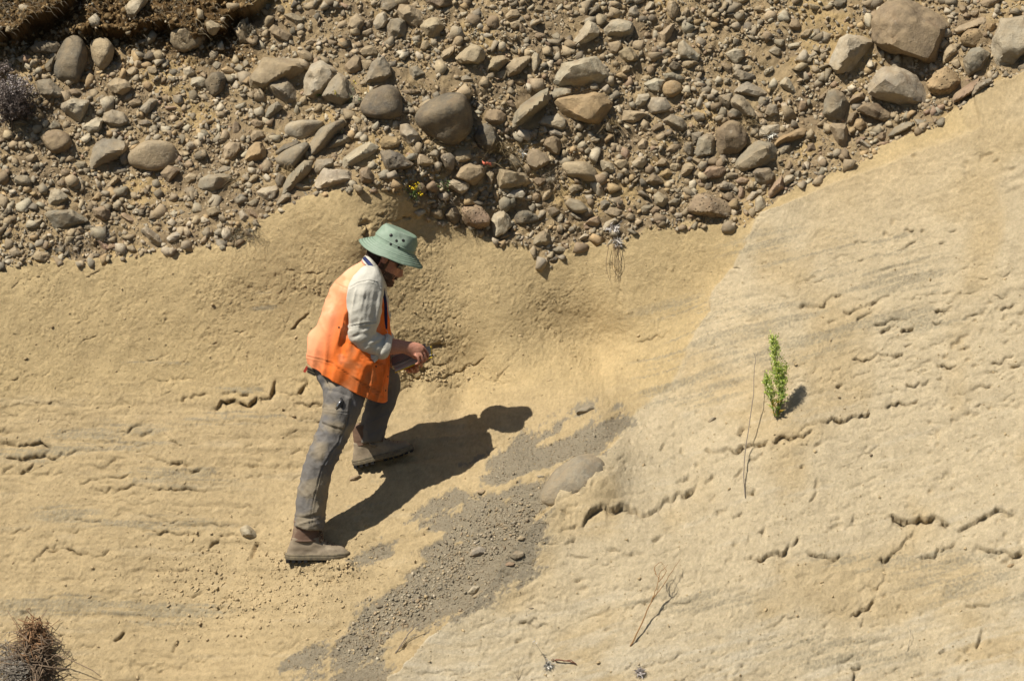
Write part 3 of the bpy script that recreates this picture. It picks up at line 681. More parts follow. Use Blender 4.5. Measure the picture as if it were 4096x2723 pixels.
# crop colour roundness(0-9) outline... | landmark name | full label
STONES = """A gd 7 740 440 880 390 960 440 1010 560 1000 800 960 970 800 985 660 930 600 850 595 740 640 620 700 560|tall pear-shaped boulder|tall dark pear-shaped boulder standing upright under the shaded turf bank
A t 8 1050 500 1180 440 1290 490 1330 580 1300 700 1200 820 1110 770 1060 660|egg-shaped tan boulder|upright egg-shaped tan boulder beside the tall dark pear-shaped boulder
A gd 4 330 530 430 470 650 460 690 520 640 620 400 630
A gd 3 500 760 570 690 640 640 600 830 530 820
A g 3 415 910 580 900 680 1000 750 1080 700 1140 560 1180 450 1090 420 1000|grey block by the dry shrub|angular grey block sitting beside the purplish dry shrub
A t 5 1960 370 2010 310 2100 270 2260 270 2330 330 2380 420 2340 530 2130 600 2040 560 1960 460|brown block under the turf|rounded brown block wedged below the overhanging turf bank
A t 5 1240 990 1350 910 1460 930 1540 1020 1500 1080 1420 1115 1310 1080
A gl 3 850 1130 1040 1160 1010 1260 940 1330 930 1430 860 1380 780 1320 700 1250 720 1190
A gl 2 950 1450 1120 1350 1190 1370 1170 1480 1130 1560 940 1560
A g 3 1190 1310 1290 1260 1440 1300 1490 1380 1470 1440 1370 1490 1280 1470 1180 1400
A gl 6 1465 130 1560 40 1690 0 1750 60 1640 150 1580 280 1510 280 1460 190|grass-hung grey boulder|pale grey boulder half hidden by dead grass hanging off the turf bank
A g 3 1610 1270 1740 1140 1830 1160 1780 1280 1720 1340
A b 4 1480 1190 1560 1140 1640 1170 1610 1230 1540 1250
A t 4 1700 770 1810 760 1830 820 1800 850 1700 850
A t 4 1420 840 1540 760 1600 790 1590 850 1480 890
A g 3 540 1480 630 1380 700 1430 690 1490 580 1520
A gl 5 2110 780 2200 750 2260 840 2190 890 2110 860
A g 4 1600 1400 1700 1380 1760 1420 1740 1460 1600 1460
A gl 3 2000 1100 2110 1090 2140 1190 2080 1220 2020 1180
A r 6 1910 1230 2040 1230 2050 1270 1920 1280
A gl 6 2190 1010 2220 900 2330 880 2400 930 2380 1000 2250 1020
A t 6 150 1400 250 1370 320 1420 270 1450 180 1450
A b 5 780 1040 850 1020 930 1060 920 1100 820 1100
B b 7 470 30 560 -50 700 -60 800 0 840 90 790 180 690 230 600 210 520 130|round brown boulder|round brown boulder low on the shaded side of the bank
B g 5 1100 60 1180 20 1430 50 1480 120 1450 180 1380 260 1140 350 1130 400 1020 450 1000 380 1000 280 1040 190|leaning grey-tan boulder|leaning grey-tan boulder touching the big loaf-shaped boulder
B t 8 1470 190 1560 110 1720 50 1980 70 2040 130 2090 260 2060 330 1900 370 1730 420 1620 370 1500 340|big loaf-shaped boulder|big smooth loaf-shaped tan boulder lying lengthways in the bank
B g 5 510 900 640 870 850 860 950 930 1030 990 960 1040 850 1075 660 1090 590 1020|fish-shaped boulder|flat grey fish-shaped boulder jutting out over its own shadow
B g 1 960 1030 1100 1045 1080 1090 940 1090
B r 5 1390 890 1430 875 1550 950 1590 990 1560 1020 1500 1010 1400 930|salmon-pink stone|small elongated salmon-pink stone, the only strongly pink one
B gl 4 1635 1090 1700 1060 1830 1150 1900 1240 1880 1290 1820 1290 1760 1260 1700 1150|tongue-shaped slab|long grey-green tongue-shaped slab just above the sandstone edge
B w 2 1930 1200 2000 1140 2090 1115 2110 1190 2030 1245 1960 1240|whitish pointed stone|whitish pointed stone near the tongue-shaped slab
B t 4 360 1400 430 1340 560 1360 590 1430 490 1480 400 1450
B g 4 100 1330 170 1290 250 1360 270 1410 140 1420
B g 3 155 520 200 460 320 460 370 540 340 600 270 590 200 560
B b 3 1060 850 1200 810 1270 880 1300 960 1200 1000 1150 960 1080 920
B gl 3 560 740 590 640 690 630 790 720 720 780 680 830 570 830
B g 3 850 340 900 300 990 300 1000 390 900 390
B b 4 1860 450 1950 350 2080 390 2110 420 2020 490 1960 560 1910 520
B t 3 2130 490 2200 430 2290 460 2280 520 2170 560
B g 8 1760 520 1820 500 1870 570 1800 610 1750 580
B o 4 1050 740 1130 650 1190 680 1140 740 1060 760
B t 3 1250 550 1340 460 1390 500 1330 560 1260 590
B g 4 1460 1280 1540 1270 1590 1340 1550 1370 1480 1340
B b 2 700 410 760 390 810 430 800 490 700 490
B r 2 1110 1200 1170 1200 1250 1260 1270 1330 1200 1340
B t 5 1780 1030 1840 1000 1880 1050 1800 1060
B t 4 270 240 400 200 430 270 360 320 300 290
C t 4 560 1010 570 860 720 660 1160 670 1230 800 1200 840 720 1070 690 1080|big pale arched slab|big pinkish-tan arched slab resting above a squarish grey block
C g 4 770 930 1000 905 1070 980 1110 1060 1150 1170 1090 1210 1000 1220 900 1140 780 1030|squarish grey block|squarish grey block tucked under the pinkish-tan arched slab
C gl 4 1210 900 1290 740 1400 690 1560 770 1580 900 1440 1090 1330 1140 1215 1150 1195 1030|tall pale split boulder|tall pale boulder with a rough split side behind the grey triangular one
C g 4 1420 1120 1500 980 1620 850 1700 900 1770 990 1860 1170 1760 1200 1650 1240 1500 1190|grey triangular boulder|grey triangular boulder leaning on the tall pale split boulder
C g 4 1890 990 1930 840 2010 700 2130 650 2210 750 2230 880 2150 960 1990 1000|grey wedge boulder|angular grey wedge-shaped boulder perched above a smooth rounded one
C gd 8 1850 1250 1930 1100 2080 1010 2230 990 2320 1060 2360 1200 2340 1370 2200 1420 2040 1390 1890 1330|smooth dark boulder|smooth rounded dark boulder just below the grey wedge-shaped one
Cp gd 7 40 940 110 840 240 820 310 890 290 1000 240 1070 150 1110 80 1060|pitted round stone|round dark stone pitted all over like pumice
C b 4 1670 760 1760 650 1850 640 1860 740 1880 830 1800 860 1700 830
C t 4 1870 700 1990 695 2000 730 1920 830 1880 780
C t 5 380 330 490 200 530 290 570 440 550 490 450 500 420 420|tan shield-shaped stone|tall tan shield-shaped stone near the top of the bank
C b 4 800 330 850 275 960 330 1080 400 1060 460 980 490 880 430 820 390|dark-backed long stone|long brown stone with a dark upper end near the top
C t 7 725 220 770 170 860 180 840 270 770 310 730 290
C t 3 970 170 1080 150 1210 220 1190 290 1100 300 1050 240
C t 5 1700 320 1740 200 1820 140 1900 210 1910 280 1870 340 1770 350
C gl 3 2010 260 2060 170 2150 130 2180 230 2150 310 2050 340
C t 5 1840 590 1890 540 1990 510 2070 590 2060 640 1900 650
C t 6 1140 610 1200 575 1310 630 1320 700 1240 720 1170 700
C t 6 1220 480 1290 430 1370 460 1380 520 1230 520
C t 7 1740 330 1790 295 1850 330 1860 390 1800 420 1740 390
C t 6 1870 350 1990 310 2010 370 1950 420 1880 390
C t 4 90 310 150 280 260 330 270 360 200 460 130 420
C g 4 750 1350 800 1240 900 1180 970 1250 900 1310 800 1380
C o 4 240 800 320 760 390 800 380 860 290 850
C g 3 390 800 450 740 510 780 520 850 470 860
C g 5 130 740 170 690 250 720 240 790 180 800
C b 3 580 1410 630 1370 720 1400 730 1470 640 1490
C gd 5 2080 80 2110 0 2330 -20 2300 60 2200 130 2090 110
C g 4 2160 300 2200 200 2330 190 2400 210 2400 400 2330 440 2240 440 2170 490
C g 5 880 50 940 45 990 100 970 150 890 140
E gl 8 970 300 1060 230 1300 210 1430 240 1390 310 1310 380 1240 450 1180 465 1080 420 980 380|smooth grey pillow-shaped boulder|smooth pale grey pillow-shaped boulder at the head of a leaning pile
E g 7 1210 600 1300 420 1380 310 1640 200 1680 280 1620 340 1500 390 1450 480 1440 560 1330 650 1230 650|bent grey boulder|long bent grey boulder with a white chalky foot
E g 4 1460 480 1520 390 1690 340 1770 380 1700 480 1560 530 1450 560
E g 9 870 660 950 590 1180 480 1260 480 1230 590 1150 680 1040 820 960 790 880 730|roller-shaped boulder|smooth grey roller-shaped boulder leaning under the pillow-shaped one
E gd 3 860 590 960 500 1100 455 1170 480 1060 550 880 630
E g 4 980 930 1040 830 1200 680 1300 690 1280 790 1170 860 1090 920 1050 1010 1020 1080 840 1250 930 1050|long leaning slab|long brownish-grey slab leaning down onto the sandstone knob
E gl 4 1320 960 1350 870 1430 770 1720 790 1760 880 1740 940 1580 970 1400 1040 1340 1010|grey-tan boulder on the knob|broad grey-tan boulder resting on top of the sandstone knob
E g 4 1290 800 1330 660 1540 650 1550 720 1430 770 1340 860
E gl 4 1640 740 1660 640 1750 570 1940 460 2070 510 2040 560 1930 670 1800 740 1640 780|sloping grey wedge|broad smooth sloping grey wedge half sunk in the earth
E gd 2 2090 590 2200 580 2330 620 2480 740 2440 790 2180 850 2140 790|blue-black angular boulder|blue-black angular boulder with sharp edges just above the hat
E o 5 2090 500 2130 410 2290 420 2330 480 2310 560 2200 590 2100 560|orange-tan stone with dark cap|orange-tan stone with a dark cap above the blue-black boulder
E b 3 1850 800 1960 770 2010 860 2050 960 1960 970 1870 960|brown cube on the knob|brown cube-shaped stone sitting on the crest of the sandstone knob
E g 6 0 900 110 850 360 850 380 890 310 970 280 1030 140 1075 40 1050 -30 1000|boat-shaped stone|grey boat-shaped stone overhanging a black shadow
E t 3 270 540 340 480 470 500 480 560 400 680 370 710 270 690
E o 6 490 700 560 560 640 480 730 480 760 560 770 690 700 720 600 730
E t 4 570 410 620 340 720 350 750 420 660 460 590 480
E g 6 200 800 270 750 370 780 340 820 210 830
E t 5 550 930 620 860 680 870 650 930 580 980
E gl 3 650 1060 720 1000 880 985 920 1030 860 1150 760 1180|pale yellowish wedge|pale yellowish wedge beside the foot of the long leaning slab
E gd 4 860 920 900 840 990 890 960 1000 900 1020
E t 2 1150 970 1280 980 1250 1030 1150 1040 1090 1000 1090 940
E r 3 540 1255 600 1270 680 1360 650 1380 570 1340
E t 4 70 1270 180 1230 250 1310 190 1340 90 1350
E gl 4 450 1300 500 1290 570 1360 550 1400 470 1400
E g 3 540 1200 640 1140 680 1160 660 1220 590 1240
E g 3 745 1300 770 1220 850 1260 790 1310
E b 3 370 400 360 300 400 230 450 270 470 340 430 420
E g 3 840 1250 950 1110 1010 1060 1060 1090 1060 1130 960 1190|grey flake at the knob's foot|grey flake standing on edge at the lower end of the leaning slab
D t 5 0 40 130 50 220 100 280 180 240 290 100 300 0 230 -40 120
D b 6 300 20 340 -60 560 -60 620 10 540 80 420 110 350 70|brown boulder on the top edge|dark brown rounded boulder high on the bank, its lower side in shade
D t 6 230 300 290 230 400 190 470 220 520 300 450 420 400 470 290 430|lumpy tan boulder|lumpy rounded tan boulder below the dark brown one high on the bank
D b 6 1000 230 1050 170 1140 190 1170 280 1130 340 1080 320 1000 300
D t 4 1210 190 1280 110 1380 110 1400 190 1310 230 1220 230
D gl 4 1970 540 2060 390 2180 230 2270 270 2320 350 2300 420 2180 480 2040 560|pale hook-shaped boulder|long pale hook-shaped boulder sloping down to the broad pale slab
D w 8 960 400 1010 380 1080 400 1060 430 980 440
D t 6 640 690 740 590 840 520 940 540 1000 630 980 700 930 760 700 760|pinkish-tan oval boulder|pinkish-tan oval boulder in the upper middle of the bank
D t 6 1010 780 1080 660 1200 640 1280 690 1230 750 1160 830 1030 820
D t 4 1210 790 1240 730 1340 670 1500 640 1530 680 1480 770 1400 850 1240 900|shaded-front block|long tan block with a dark shaded front, upper middle of the bank
D gl 3 1520 690 1560 610 1610 650 1630 720 1600 800 1550 850 1520 790
D gl 5 1740 970 1840 740 2000 730 2180 650 2290 650 2400 760 2450 880 2350 960 2170 960 2030 1020 1850 960|broad pale slab|broad pale whitish-grey slab lying flat in the middle of the bank
D g 3 1250 1510 1330 1290 1420 1210 1540 1130 1720 1010 1730 1080 1750 1180 1600 1290 1480 1400 1420 1430 1290 1560|grey ridge-shaped rock|long ragged grey ridge-shaped rock running down from the broad pale slab
D g 6 1720 1080 1790 1010 1960 1010 2010 1060 1970 1110 1860 1150 1760 1180
D o 3 1790 1180 1850 1140 2000 1140 2240 1070 2340 1080 2430 1160 2470 1210 2400 1340 2330 1440 2210 1450 1970 1380 1850 1280|broken brown boulder|big broken ochre-brown boulder with a sheared shaded end
D gl 5 1600 1430 1680 1350 1830 1310 1940 1380 1950 1500 1880 1530 1750 1480
D g 4 1710 1520 1790 1490 1900 1540 1900 1600 1760 1590
D gd 9 170 1370 260 1240 450 1120 720 1075 790 1130 830 1260 850 1480 780 1590 650 1680 560 1690 380 1610 280 1540|largest smooth dark boulder|largest smooth dark rounded boulder, whitish on one shoulder
D b 6 980 1350 1020 1270 1160 1260 1240 1320 1240 1410 1160 1470 1060 1470 990 1400
D gd 6 850 1590 930 1470 1000 1430 1110 1500 1150 1600 1130 1720 1060 1770 920 1720|blue-grey diamond stone|blue-grey diamond-shaped stone beside straw in a dark gap
D gl 5 0 1430 90 1420 220 1530 250 1600 200 1690 110 1690 0 1560
D g 3 700 900 780 870 850 920 830 950 730 960
D g 3 1240 1060 1290 980 1350 1060 1310 1110 1250 1090
D t 3 1270 270 1400 230 1410 330 1340 360 1280 330
D b 2 1370 260 1420 300 1460 370 1420 400 1380 370
D g 4 100 760 190 740 290 830 200 900 110 970
D t 3 1560 110 1610 40 1660 100 1640 140 1580 140
D t 4 1890 60 1990 40 2010 100 1980 130 1920 90
D gd 3 2190 160 2240 90 2330 40 2330 120 2220 190
D b 3 1230 1180 1300 1160 1340 1250 1290 1250
D t 4 500 590 620 520 640 580 560 680 470 700
D b 4 10 1060 150 1030 250 1050 190 1090 50 1100
D o 4 1310 930 1430 900 1480 970 1400 990
D t 6 230 560 260 470 320 450 350 510 290 590
D b 4 1560 430 1590 370 1690 400 1700 450 1620 470
F g 3 460 270 500 210 590 210 640 260 620 390 580 425 530 390 490 330|chunky upright grey stone|chunky upright grey stone with a chalk-white corner
F t 3 620 210 680 170 820 180 840 260 780 310 680 330 640 280
F t 6 610 490 690 390 810 320 940 360 990 450 930 530 850 590 720 530|lumpy grey-tan boulder|lumpy grey-tan boulder directly above a pale rectangular stone
F gl 5 540 580 580 500 700 510 800 540 820 610 770 680 720 700 590 620|pale rectangular stone|pale rectangular stone under the lumpy grey-tan boulder
F t 3 1120 480 1130 390 1250 420 1440 440 1500 500 1450 570 1300 630 1150 640 1120 570|smooth brown flush slab|smooth brownish slab set flush in the earth, pale diagonal stripe
F t 5 1460 250 1500 170 1600 160 1720 240 1760 290 1690 350 1560 420 1470 370|tan nose-shaped boulder|tan nose-shaped boulder pointing at the big pale oval one
F b 5 1660 110 1700 40 1800 10 1870 60 1880 140 1850 230 1760 200
F t 7 1870 340 1950 300 2160 300 2220 330 2290 410 2310 510 2230 550 2080 510 1970 480 1890 390|big pale oval boulder|big pale tan oval boulder casting shade on the stones beneath
F g 3 1250 290 1300 220 1380 270 1430 350 1370 400 1270 350
F t 5 180 300 220 220 280 230 390 320 370 350 270 370 190 340
F b 4 170 630 220 540 270 550 330 620 290 690 200 680
F w 6 1230 720 1290 650 1410 620 1460 680 1420 740 1290 740|chalky oval stone|chalk-white oval stone in the row above the sandstone
F g 7 1910 790 1970 730 2090 760 2190 860 2150 910 2060 910 1960 860|grey oval boulder|plain grey oval boulder below the big pale oval one
Fp r 6 700 850 770 800 900 800 990 860 1050 960 1030 1060 930 1095 790 1060 720 980|pink pitted disc|large pink-centred disc-shaped stone dotted with holes at the sandstone edge
F gl 4 1060 1000 1090 900 1190 870 1260 930 1310 1050 1200 1150 1090 1200 1060 1090|upright tan slab|upright tan slab standing beside the pink-centred disc
F gd 3 515 910 570 830 660 830 700 920 690 990 650 1060 570 990 530 960|cracked dark stone|cracked blackish stone between a tan one and the pink-centred disc
F t 3 340 890 430 850 490 880 510 960 470 985 390 960
Fp gd 6 1310 970 1370 890 1490 870 1620 920 1640 970 1560 1010 1390 1050 1320 1020|black pumice-like stone|black-and-grey stone pitted like pumice near the sandstone edge
F b 3 1140 1180 1180 1100 1310 1130 1300 1170 1190 1220 1140 1230|small red-brown wedge|small red-brown wedge at the foot of the upright tan slab
F g 3 1540 1270 1590 1160 1680 1100 1740 1140 1760 1240 1720 1290 1560 1290|grey slab in the notch|grey slab heading a notch of rubble cut into the sandstone
F g 4 1730 1330 1840 1280 1940 1300 1910 1370 1810 1380
F gd 3 1720 1470 1760 1410 1850 1420 1800 1480
F b 5 1540 700 1570 670 1640 700 1620 780 1560 780
F t 5 1650 730 1680 670 1750 630 1770 690 1720 750 1660 770
F t 5 1950 610 2000 570 2120 570 2130 620 2040 650 1980 680
F g 2 1970 920 2010 890 2120 960 2110 1000 2050 980
F gl 4 290 770 340 750 420 760 430 790 300 800
F gl 3 2080 1190 2140 1140 2210 1160 2150 1200 2090 1220
F g 3 1950 1070 2040 1050 2030 1110 1980 1140 1950 1110
F g 5 1700 860 1780 830 1860 870 1850 920 1760 950
F t 5 1000 430 1040 400 1100 450 1080 570 1030 580
F b 5 1540 530 1580 490 1700 490 1680 570 1600 600
F gl 3 1800 960 1850 900 1900 910 1890 990 1830 1030
F gl 5 1430 740 1520 700 1540 740 1500 770
F r 2 2130 1030 2150 1020 2210 1080 2140 1100
F r 4 2150 1030 2210 970 2300 940 2330 1000 2300 1060
G gl 6 40 330 140 230 240 215 380 250 400 330 380 440 200 440 60 430|large pale pillow|large pale pillow-shaped boulder on the upper bank, whitened at one end
G t 4 210 620 290 560 350 550 430 640 440 700 330 740 270 710|shaded tan diamond|tan diamond-shaped stone with a shaded front below the large pale pillow
G t 4 90 500 230 470 260 540 200 630 120 610
G t 3 690 380 800 290 880 260 860 340 820 430 770 500 710 540 700 450
G gl 2 910 510 970 470 1050 570 1160 650 1130 720 930 680 900 620|pale shark-fin slab|pale shark-fin slab lying flat on the upper bank
G t 6 950 740 1000 690 1080 690 1150 740 1060 740 1020 810 960 780
G gl 2 1450 610 1560 545 1690 560 1710 630 1600 740 1520 690|pale faceted stone|pale many-faceted stone with crisp edges on the upper bank
G b 2 1400 730 1450 700 1530 740 1540 820 1500 870 1440 790
G o 9 715 1040 760 960 860 925 960 980 960 1060 850 1130 760 1110|orange egg-shaped cobble|smooth orange-tan egg-shaped cobble overlapping a pale round boulder
G gl 7 540 1190 600 1110 760 1110 840 1240 800 1280 700 1310 600 1310|pale round boulder|pale round boulder below the orange-tan egg-shaped cobble
G gl 4 390 1200 450 1080 560 1070 590 1110 530 1210 460 1240
G gl 4 510 970 640 900 760 930 740 980 720 1060 600 1060
G t 2 210 1390 220 1270 340 1270 480 1280 570 1310 480 1380 380 1430 310 1410|tan brick-like block|tan brick-like block with straight edges beside a straw tuft
G g 2 730 1390 840 1310 960 1350 1020 1440 990 1510 920 1540 830 1480|blue-grey faceted stone|blue-grey faceted stone below the pale round boulder
G g 2 1540 870 1600 790 1810 860 1800 920 1600 940
G g 4 1550 1060 1620 990 1710 925 1830 980 1950 1050 1930 1090 1860 1130 1740 1110|grey hump-backed stone|grey hump-backed stone just above the tall pink-shouldered one
G g 4 1510 1180 1580 1090 1670 1120 1760 1260 1860 1350 1790 1390 1680 1380 1640 1260 1530 1240|pink-shouldered stone|tall grey stone with a pinkish shoulder leaning to one side
Gp g 5 1360 1100 1540 1070 1550 1120 1510 1280 1430 1220
G gd 3 1470 1310 1550 1250 1650 1290 1690 1380 1500 1370
G gl 2 2080 980 2170 890 2220 970 2280 1090 2200 1070
G g 3 1910 1310 1950 1200 2050 1200 2080 1330 1990 1360
G t 5 770 100 800 0 880 10 920 120 890 200 830 220 790 170
G gl 3 330 140 350 80 410 50 460 150 400 190 340 170
G t 5 970 140 1000 80 1050 120 1040 190 990 190
G gl 4 510 90 580 0 640 20 620 70 530 110
G g 4 740 850 850 830 940 860 990 900 960 970 830 930 750 920
Gp gd 6 790 780 850 710 940 760 930 810 850 830
Gp t 5 1080 770 1160 750 1210 800 1190 850 1100 840
G gl 2 1640 750 1770 740 1770 800 1700 810 1640 790
Gp gl 5 1900 850 1920 800 2000 755 2030 800 1980 840 1920 870
G g 3 1950 580 2030 520 2110 550 2120 610 2060 640 1980 610
G gd 7 550 210 600 150 660 190 650 250 580 250
G gl 4 2020 450 2140 450 2130 510 2090 540 2030 500
G gl 4 2180 510 2310 480 2330 540 2210 560
G b 3 2190 290 2240 200 2300 220 2340 280 2320 350 2240 340
G g 3 1080 1330 1110 1290 1210 1310 1230 1380 1130 1420
G gd 4 960 1330 1080 1320 1080 1350 990 1370
G t 3 470 1430 500 1370 580 1420 570 1530 490 1490
G b 3 590 1500 640 1430 740 1430 720 1490 610 1550
G t 4 250 850 280 760 340 750 360 820 300 850
G t 8 141 720 180 690 230 740 200 780 150 750
G t 3 630 300 700 280 730 310 690 350 650 340
H b 6 1340 310 1340 190 1430 100 1540 50 1640 90 1710 200 1710 340 1620 450 1590 490 1370 490|rough brown dome|rough brown dome-shaped boulder next to a big blue-grey slab
H g 3 1560 560 1640 450 1740 340 1830 290 2010 310 2070 420 2090 540 1990 590 1790 620 1640 670 1570 620|big blue-grey slab|big blue-grey slab with a rusty patch leaning on the brown dome
H g 5 1100 450 1140 270 1260 210 1340 280 1340 470 1240 490 1130 490|grey boulder by the brown dome|grey rounded boulder pressed against the rough brown dome
H g 3 1060 200 1190 180 1200 230 1130 290 1100 330 1070 250
H gd 4 960 370 980 300 1080 300 1090 460 1030 470 970 420
Hp r 5 1200 660 1260 600 1440 580 1470 650 1420 720 1250 740|pinkish flat-topped stone|pinkish flat-topped stone below the blue-grey slab
H g 4 1770 670 1830 610 1970 600 2030 680 2000 780 1930 850 1870 810 1800 750|grey cube near the sandstone edge|rough grey cube-like stone under the blue-grey slab, over a dark hollow
Hp b 6 1010 1070 1110 940 1240 900 1400 960 1540 1050 1550 1110 1470 1210 1350 1180 1190 1170 1060 1130|purple-brown pitted boulder|purple-brown pitted boulder with a rusty end resting on the sandstone
H r 4 1950 900 2020 780 2100 690 2110 800 2140 850 2060 890 1960 980
H gd 2 530 770 620 670 700 740 740 790 690 810 560 800|dark shark-tooth stone|dark triangular tooth-like stone on the lower bank
H g 3 620 930 680 880 790 960 790 1030 740 1080 650 1040
H g 3 460 1080 500 1040 620 1030 610 1090 540 1160 470 1150
H b 4 570 1110 640 1050 700 1070 690 1120 610 1160
H g 3 790 1010 890 950 950 970 910 1050 790 1050
H b 3 760 400 840 330 940 330 930 380 870 440 800 440
H t 5 435 330 500 260 560 290 570 370 500 410 450 390
H t 6 580 310 620 290 690 340 650 380 610 370
H gl 4 370 560 440 490 540 480 550 560 500 620 390 610
H t 6 160 560 220 515 310 520 350 580 310 620 230 630
H gl 4 0 560 0 520 130 550 200 650 120 680 30 650
H t 3 640 600 720 500 780 520 790 590 700 600
H t 5 800 590 850 540 930 545 950 600 880 650 820 630
H t 5 920 730 980 560 1060 550 1100 590 1040 690 960 740
H o 4 700 690 780 610 850 680 790 740 720 720
H gd 3 1200 840 1240 760 1300 770 1310 840 1230 890
Hp g 6 1350 800 1440 750 1570 790 1600 840 1500 870 1370 850
H b 4 1420 920 1480 880 1540 900 1570 970 1520 1000 1430 960
H r 5 1600 920 1620 810 1670 860 1670 930 1620 970
H gl 5 1680 950 1760 860 1850 860 1840 910 1740 1010 1680 980
H gl 3 1790 1110 1800 970 1880 930 1940 1050 1890 1110 1840 1130
H r 5 1570 750 1640 710 1760 740 1730 800 1600 800
H t 4 40 1110 150 1060 260 1100 250 1160 200 1190 120 1150
H g 4 0 1000 60 975 120 1010 110 1040 50 1080 0 1100
H g 3 300 1190 350 1120 410 1160 410 1210 340 1220
H gl 5 20 1330 60 1240 160 1190 200 1230 130 1290 40 1360
H gl 3 2120 760 2160 700 2250 690 2260 750 2150 830
H g 4 2250 660 2300 630 2330 640 2340 740 2280 740
H b 3 2150 620 2200 520 2240 570 2200 640
H o 6 2020 330 2080 240 2330 130 2400 140 2380 230 2260 290 2150 300 2060 370|ochre cigar-shaped stone|long ochre cigar-shaped stone above the rim of the sandstone
H g 5 2060 380 2110 310 2220 310 2210 370 2150 450 2100 480
H gl 4 850 1160 880 1130 970 1130 940 1180 880 1200
H b 3 800 1110 830 1060 880 1080 870 1130 820 1140
H t 4 1060 500 1180 520 1200 560 1150 580
H g 5 1470 690 1520 660 1600 680 1600 720 1530 740 1480 730
H t 6 300 310 330 270 390 280 370 320
H t 6 960 760 1010 710 1060 740 1060 800 1000 820
H gl 3 1830 200 1900 100 2080 90 2100 150 1990 230 1850 240
J b 5 730 380 740 230 830 50 910 -20 1100 -20 1260 50 1540 200 1570 290 1480 480 1460 660 1350 700 1200 630 1000 550 860 490 760 430|huge brown boulder|huge rough brown boulder, biggest of all, over a black hollow
J gl 4 700 990 740 830 850 690 1000 690 1110 730 1220 800 1310 940 1410 1100 1360 1170 1170 1130 880 1050|big pale triangular slab|big pale triangular slab directly under the black hollow of the huge boulder
J gl 4 300 670 350 530 400 480 350 650 400 400 480 350 650 370 760 430 640 520 570 650 520 740 380 770|pale slab with white plant|pale slab with a small white dead plant growing over it
Jp o 6 1300 850 1380 740 1500 670 1690 830 1610 960 1540 1010 1440 1010 1320 930|pitted rusty block|tan pitted block with a rusty top beside the big pale triangular slab
Jp o 7 1660 400 1730 310 1850 300 1940 400 1920 480 1800 510 1700 490|round pitted tan stone|round tan stone with a line of small holes in its top
J gl 4 1980 420 2070 190 2330 170 2400 300 2380 560 2160 620 2130 780 2030 720 1990 560|large grey-tan boulder on the slope edge|large grey-tan block with a deep shaded groove where bank meets slope
J t 6 1590 320 1650 270 1900 180 1940 220 1900 260 1700 330 1620 360
J g 3 1690 640 1760 530 1860 500 1980 570 1920 680 1880 760 1750 820 1720 740|grey pentagon block|grey five-sided block below the round pitted tan stone
J t 3 1470 640 1480 530 1560 450 1620 470 1660 560 1560 630 1480 660
J g 4 230 1200 280 940 360 920 450 960 510 1070 500 1190 460 1280 290 1260|upright tombstone-like slab|upright grey tombstone-like slab below the pale slab with the white plant
J b 2 580 1140 670 1060 820 1070 960 1170 940 1220 870 1270 780 1210 680 1180|overhanging brown shelf stone|brown shelf-like stone overhanging an orange one in shade
J o 3 540 1340 580 1220 640 1220 690 1280 660 1350 590 1370
J t 4 300 1310 330 1270 480 1300 510 1440 510 1560 410 1550 360 1420|tan gravestone slab below|leaning tan slab just below the tombstone-like grey one
J g 3 900 1390 960 1310 1110 1230 1190 1290 1070 1350 960 1400
J g 2 1180 1230 1310 1250 1250 1310 1200 1290
J r 5 1580 1060 1600 970 1750 870 1860 800 1850 860 1780 970 1650 1050|smooth pink slab|smooth pink slab lying along the rim of the sandstone slope
Jp g 5 1780 960 1850 860 2000 820 2010 880 1890 970 1800 1020
J b 2 510 1080 550 990 660 950 680 1020 590 1060
J b 3 190 1010 310 910 330 930 270 1040
J b 4 480 1270 510 1180 600 1150 600 1200 560 1300
J b 2 1650 50 1720 60 1740 130 1690 160 1650 110
J b 4 1860 50 1950 0 2080 -10 2050 60 1970 100 1890 90
J b 5 1760 150 1790 100 1860 90 1880 150 1820 180
J gd 3 340 40 370 -20 490 0 440 70 380 90
J t 3 0 350 70 290 135 290 100 390 10 390
J t 5 1560 650 1640 610 1680 680 1640 720
J g 8 1220 750 1260 730 1300 770 1260 810
J r 2 -10 1150 0 1030 80 1040 80 1110 20 1150
J b 4 70 1550 80 1470 140 1460 180 1550
J o 5 1920 270 2030 260 2000 330 1970 400 1930 350
J b 3 790 1360 870 1350 890 1420 850 1450 790 1430
J gl 3 620 1440 740 1530 700 1540 640 1490
J r 5 780 1470 920 1450 900 1490 800 1500
J t 3 90 30 210 60 190 110 110 90
J b 3 170 1290 250 1230 290 1300 180 1310
M g 7 1310 520 1330 440 1400 310 1500 220 1590 185 1700 200 1745 300 1700 420 1590 520 1450 570 1350 552|embedded grey boulder|smooth grey boulder embedded in the sandstone at the gully edge
M gl 2 880 795 910 745 950 740 985 760 960 795 920 805|pale chunk in the gully|pale angular chunk lying on the gravel in the gully
M gl 2 870 1020 905 980 945 985 930 1025 890 1035
M t 2 900 1050 940 1020 985 1005 985 1030 940 1060
M g 2 1145 830 1180 795 1235 800 1235 825 1180 850
M r 1 1100 890 1140 860 1175 870 1165 890
M g 2 1135 600 1165 580 1185 590 1160 615
M gd 2 310 1110 330 1095 355 1105 340 1125
M gd 2 365 1115 375 1085 388 1100 380 1118
M g 2 1290 325 1310 310 1345 310 1330 330
M t 2 930 410 960 390 990 400 960 425
M gd 3 1250 1128 1270 1125 1285 1132 1265 1140
M t 3 1180 740 1210 710 1240 720 1235 740
M t 2 545 1085 570 1060 590 1070 565 1090
M b 1 1385 1440 1400 1430 1410 1445 1395 1450
L gl 3 1465 630 1510 605 1550 640 1575 690 1540 696 1480 680|stone on the sandstone ledge|small grey-tan stone perched on a sandstone ledge near the rear boot"""
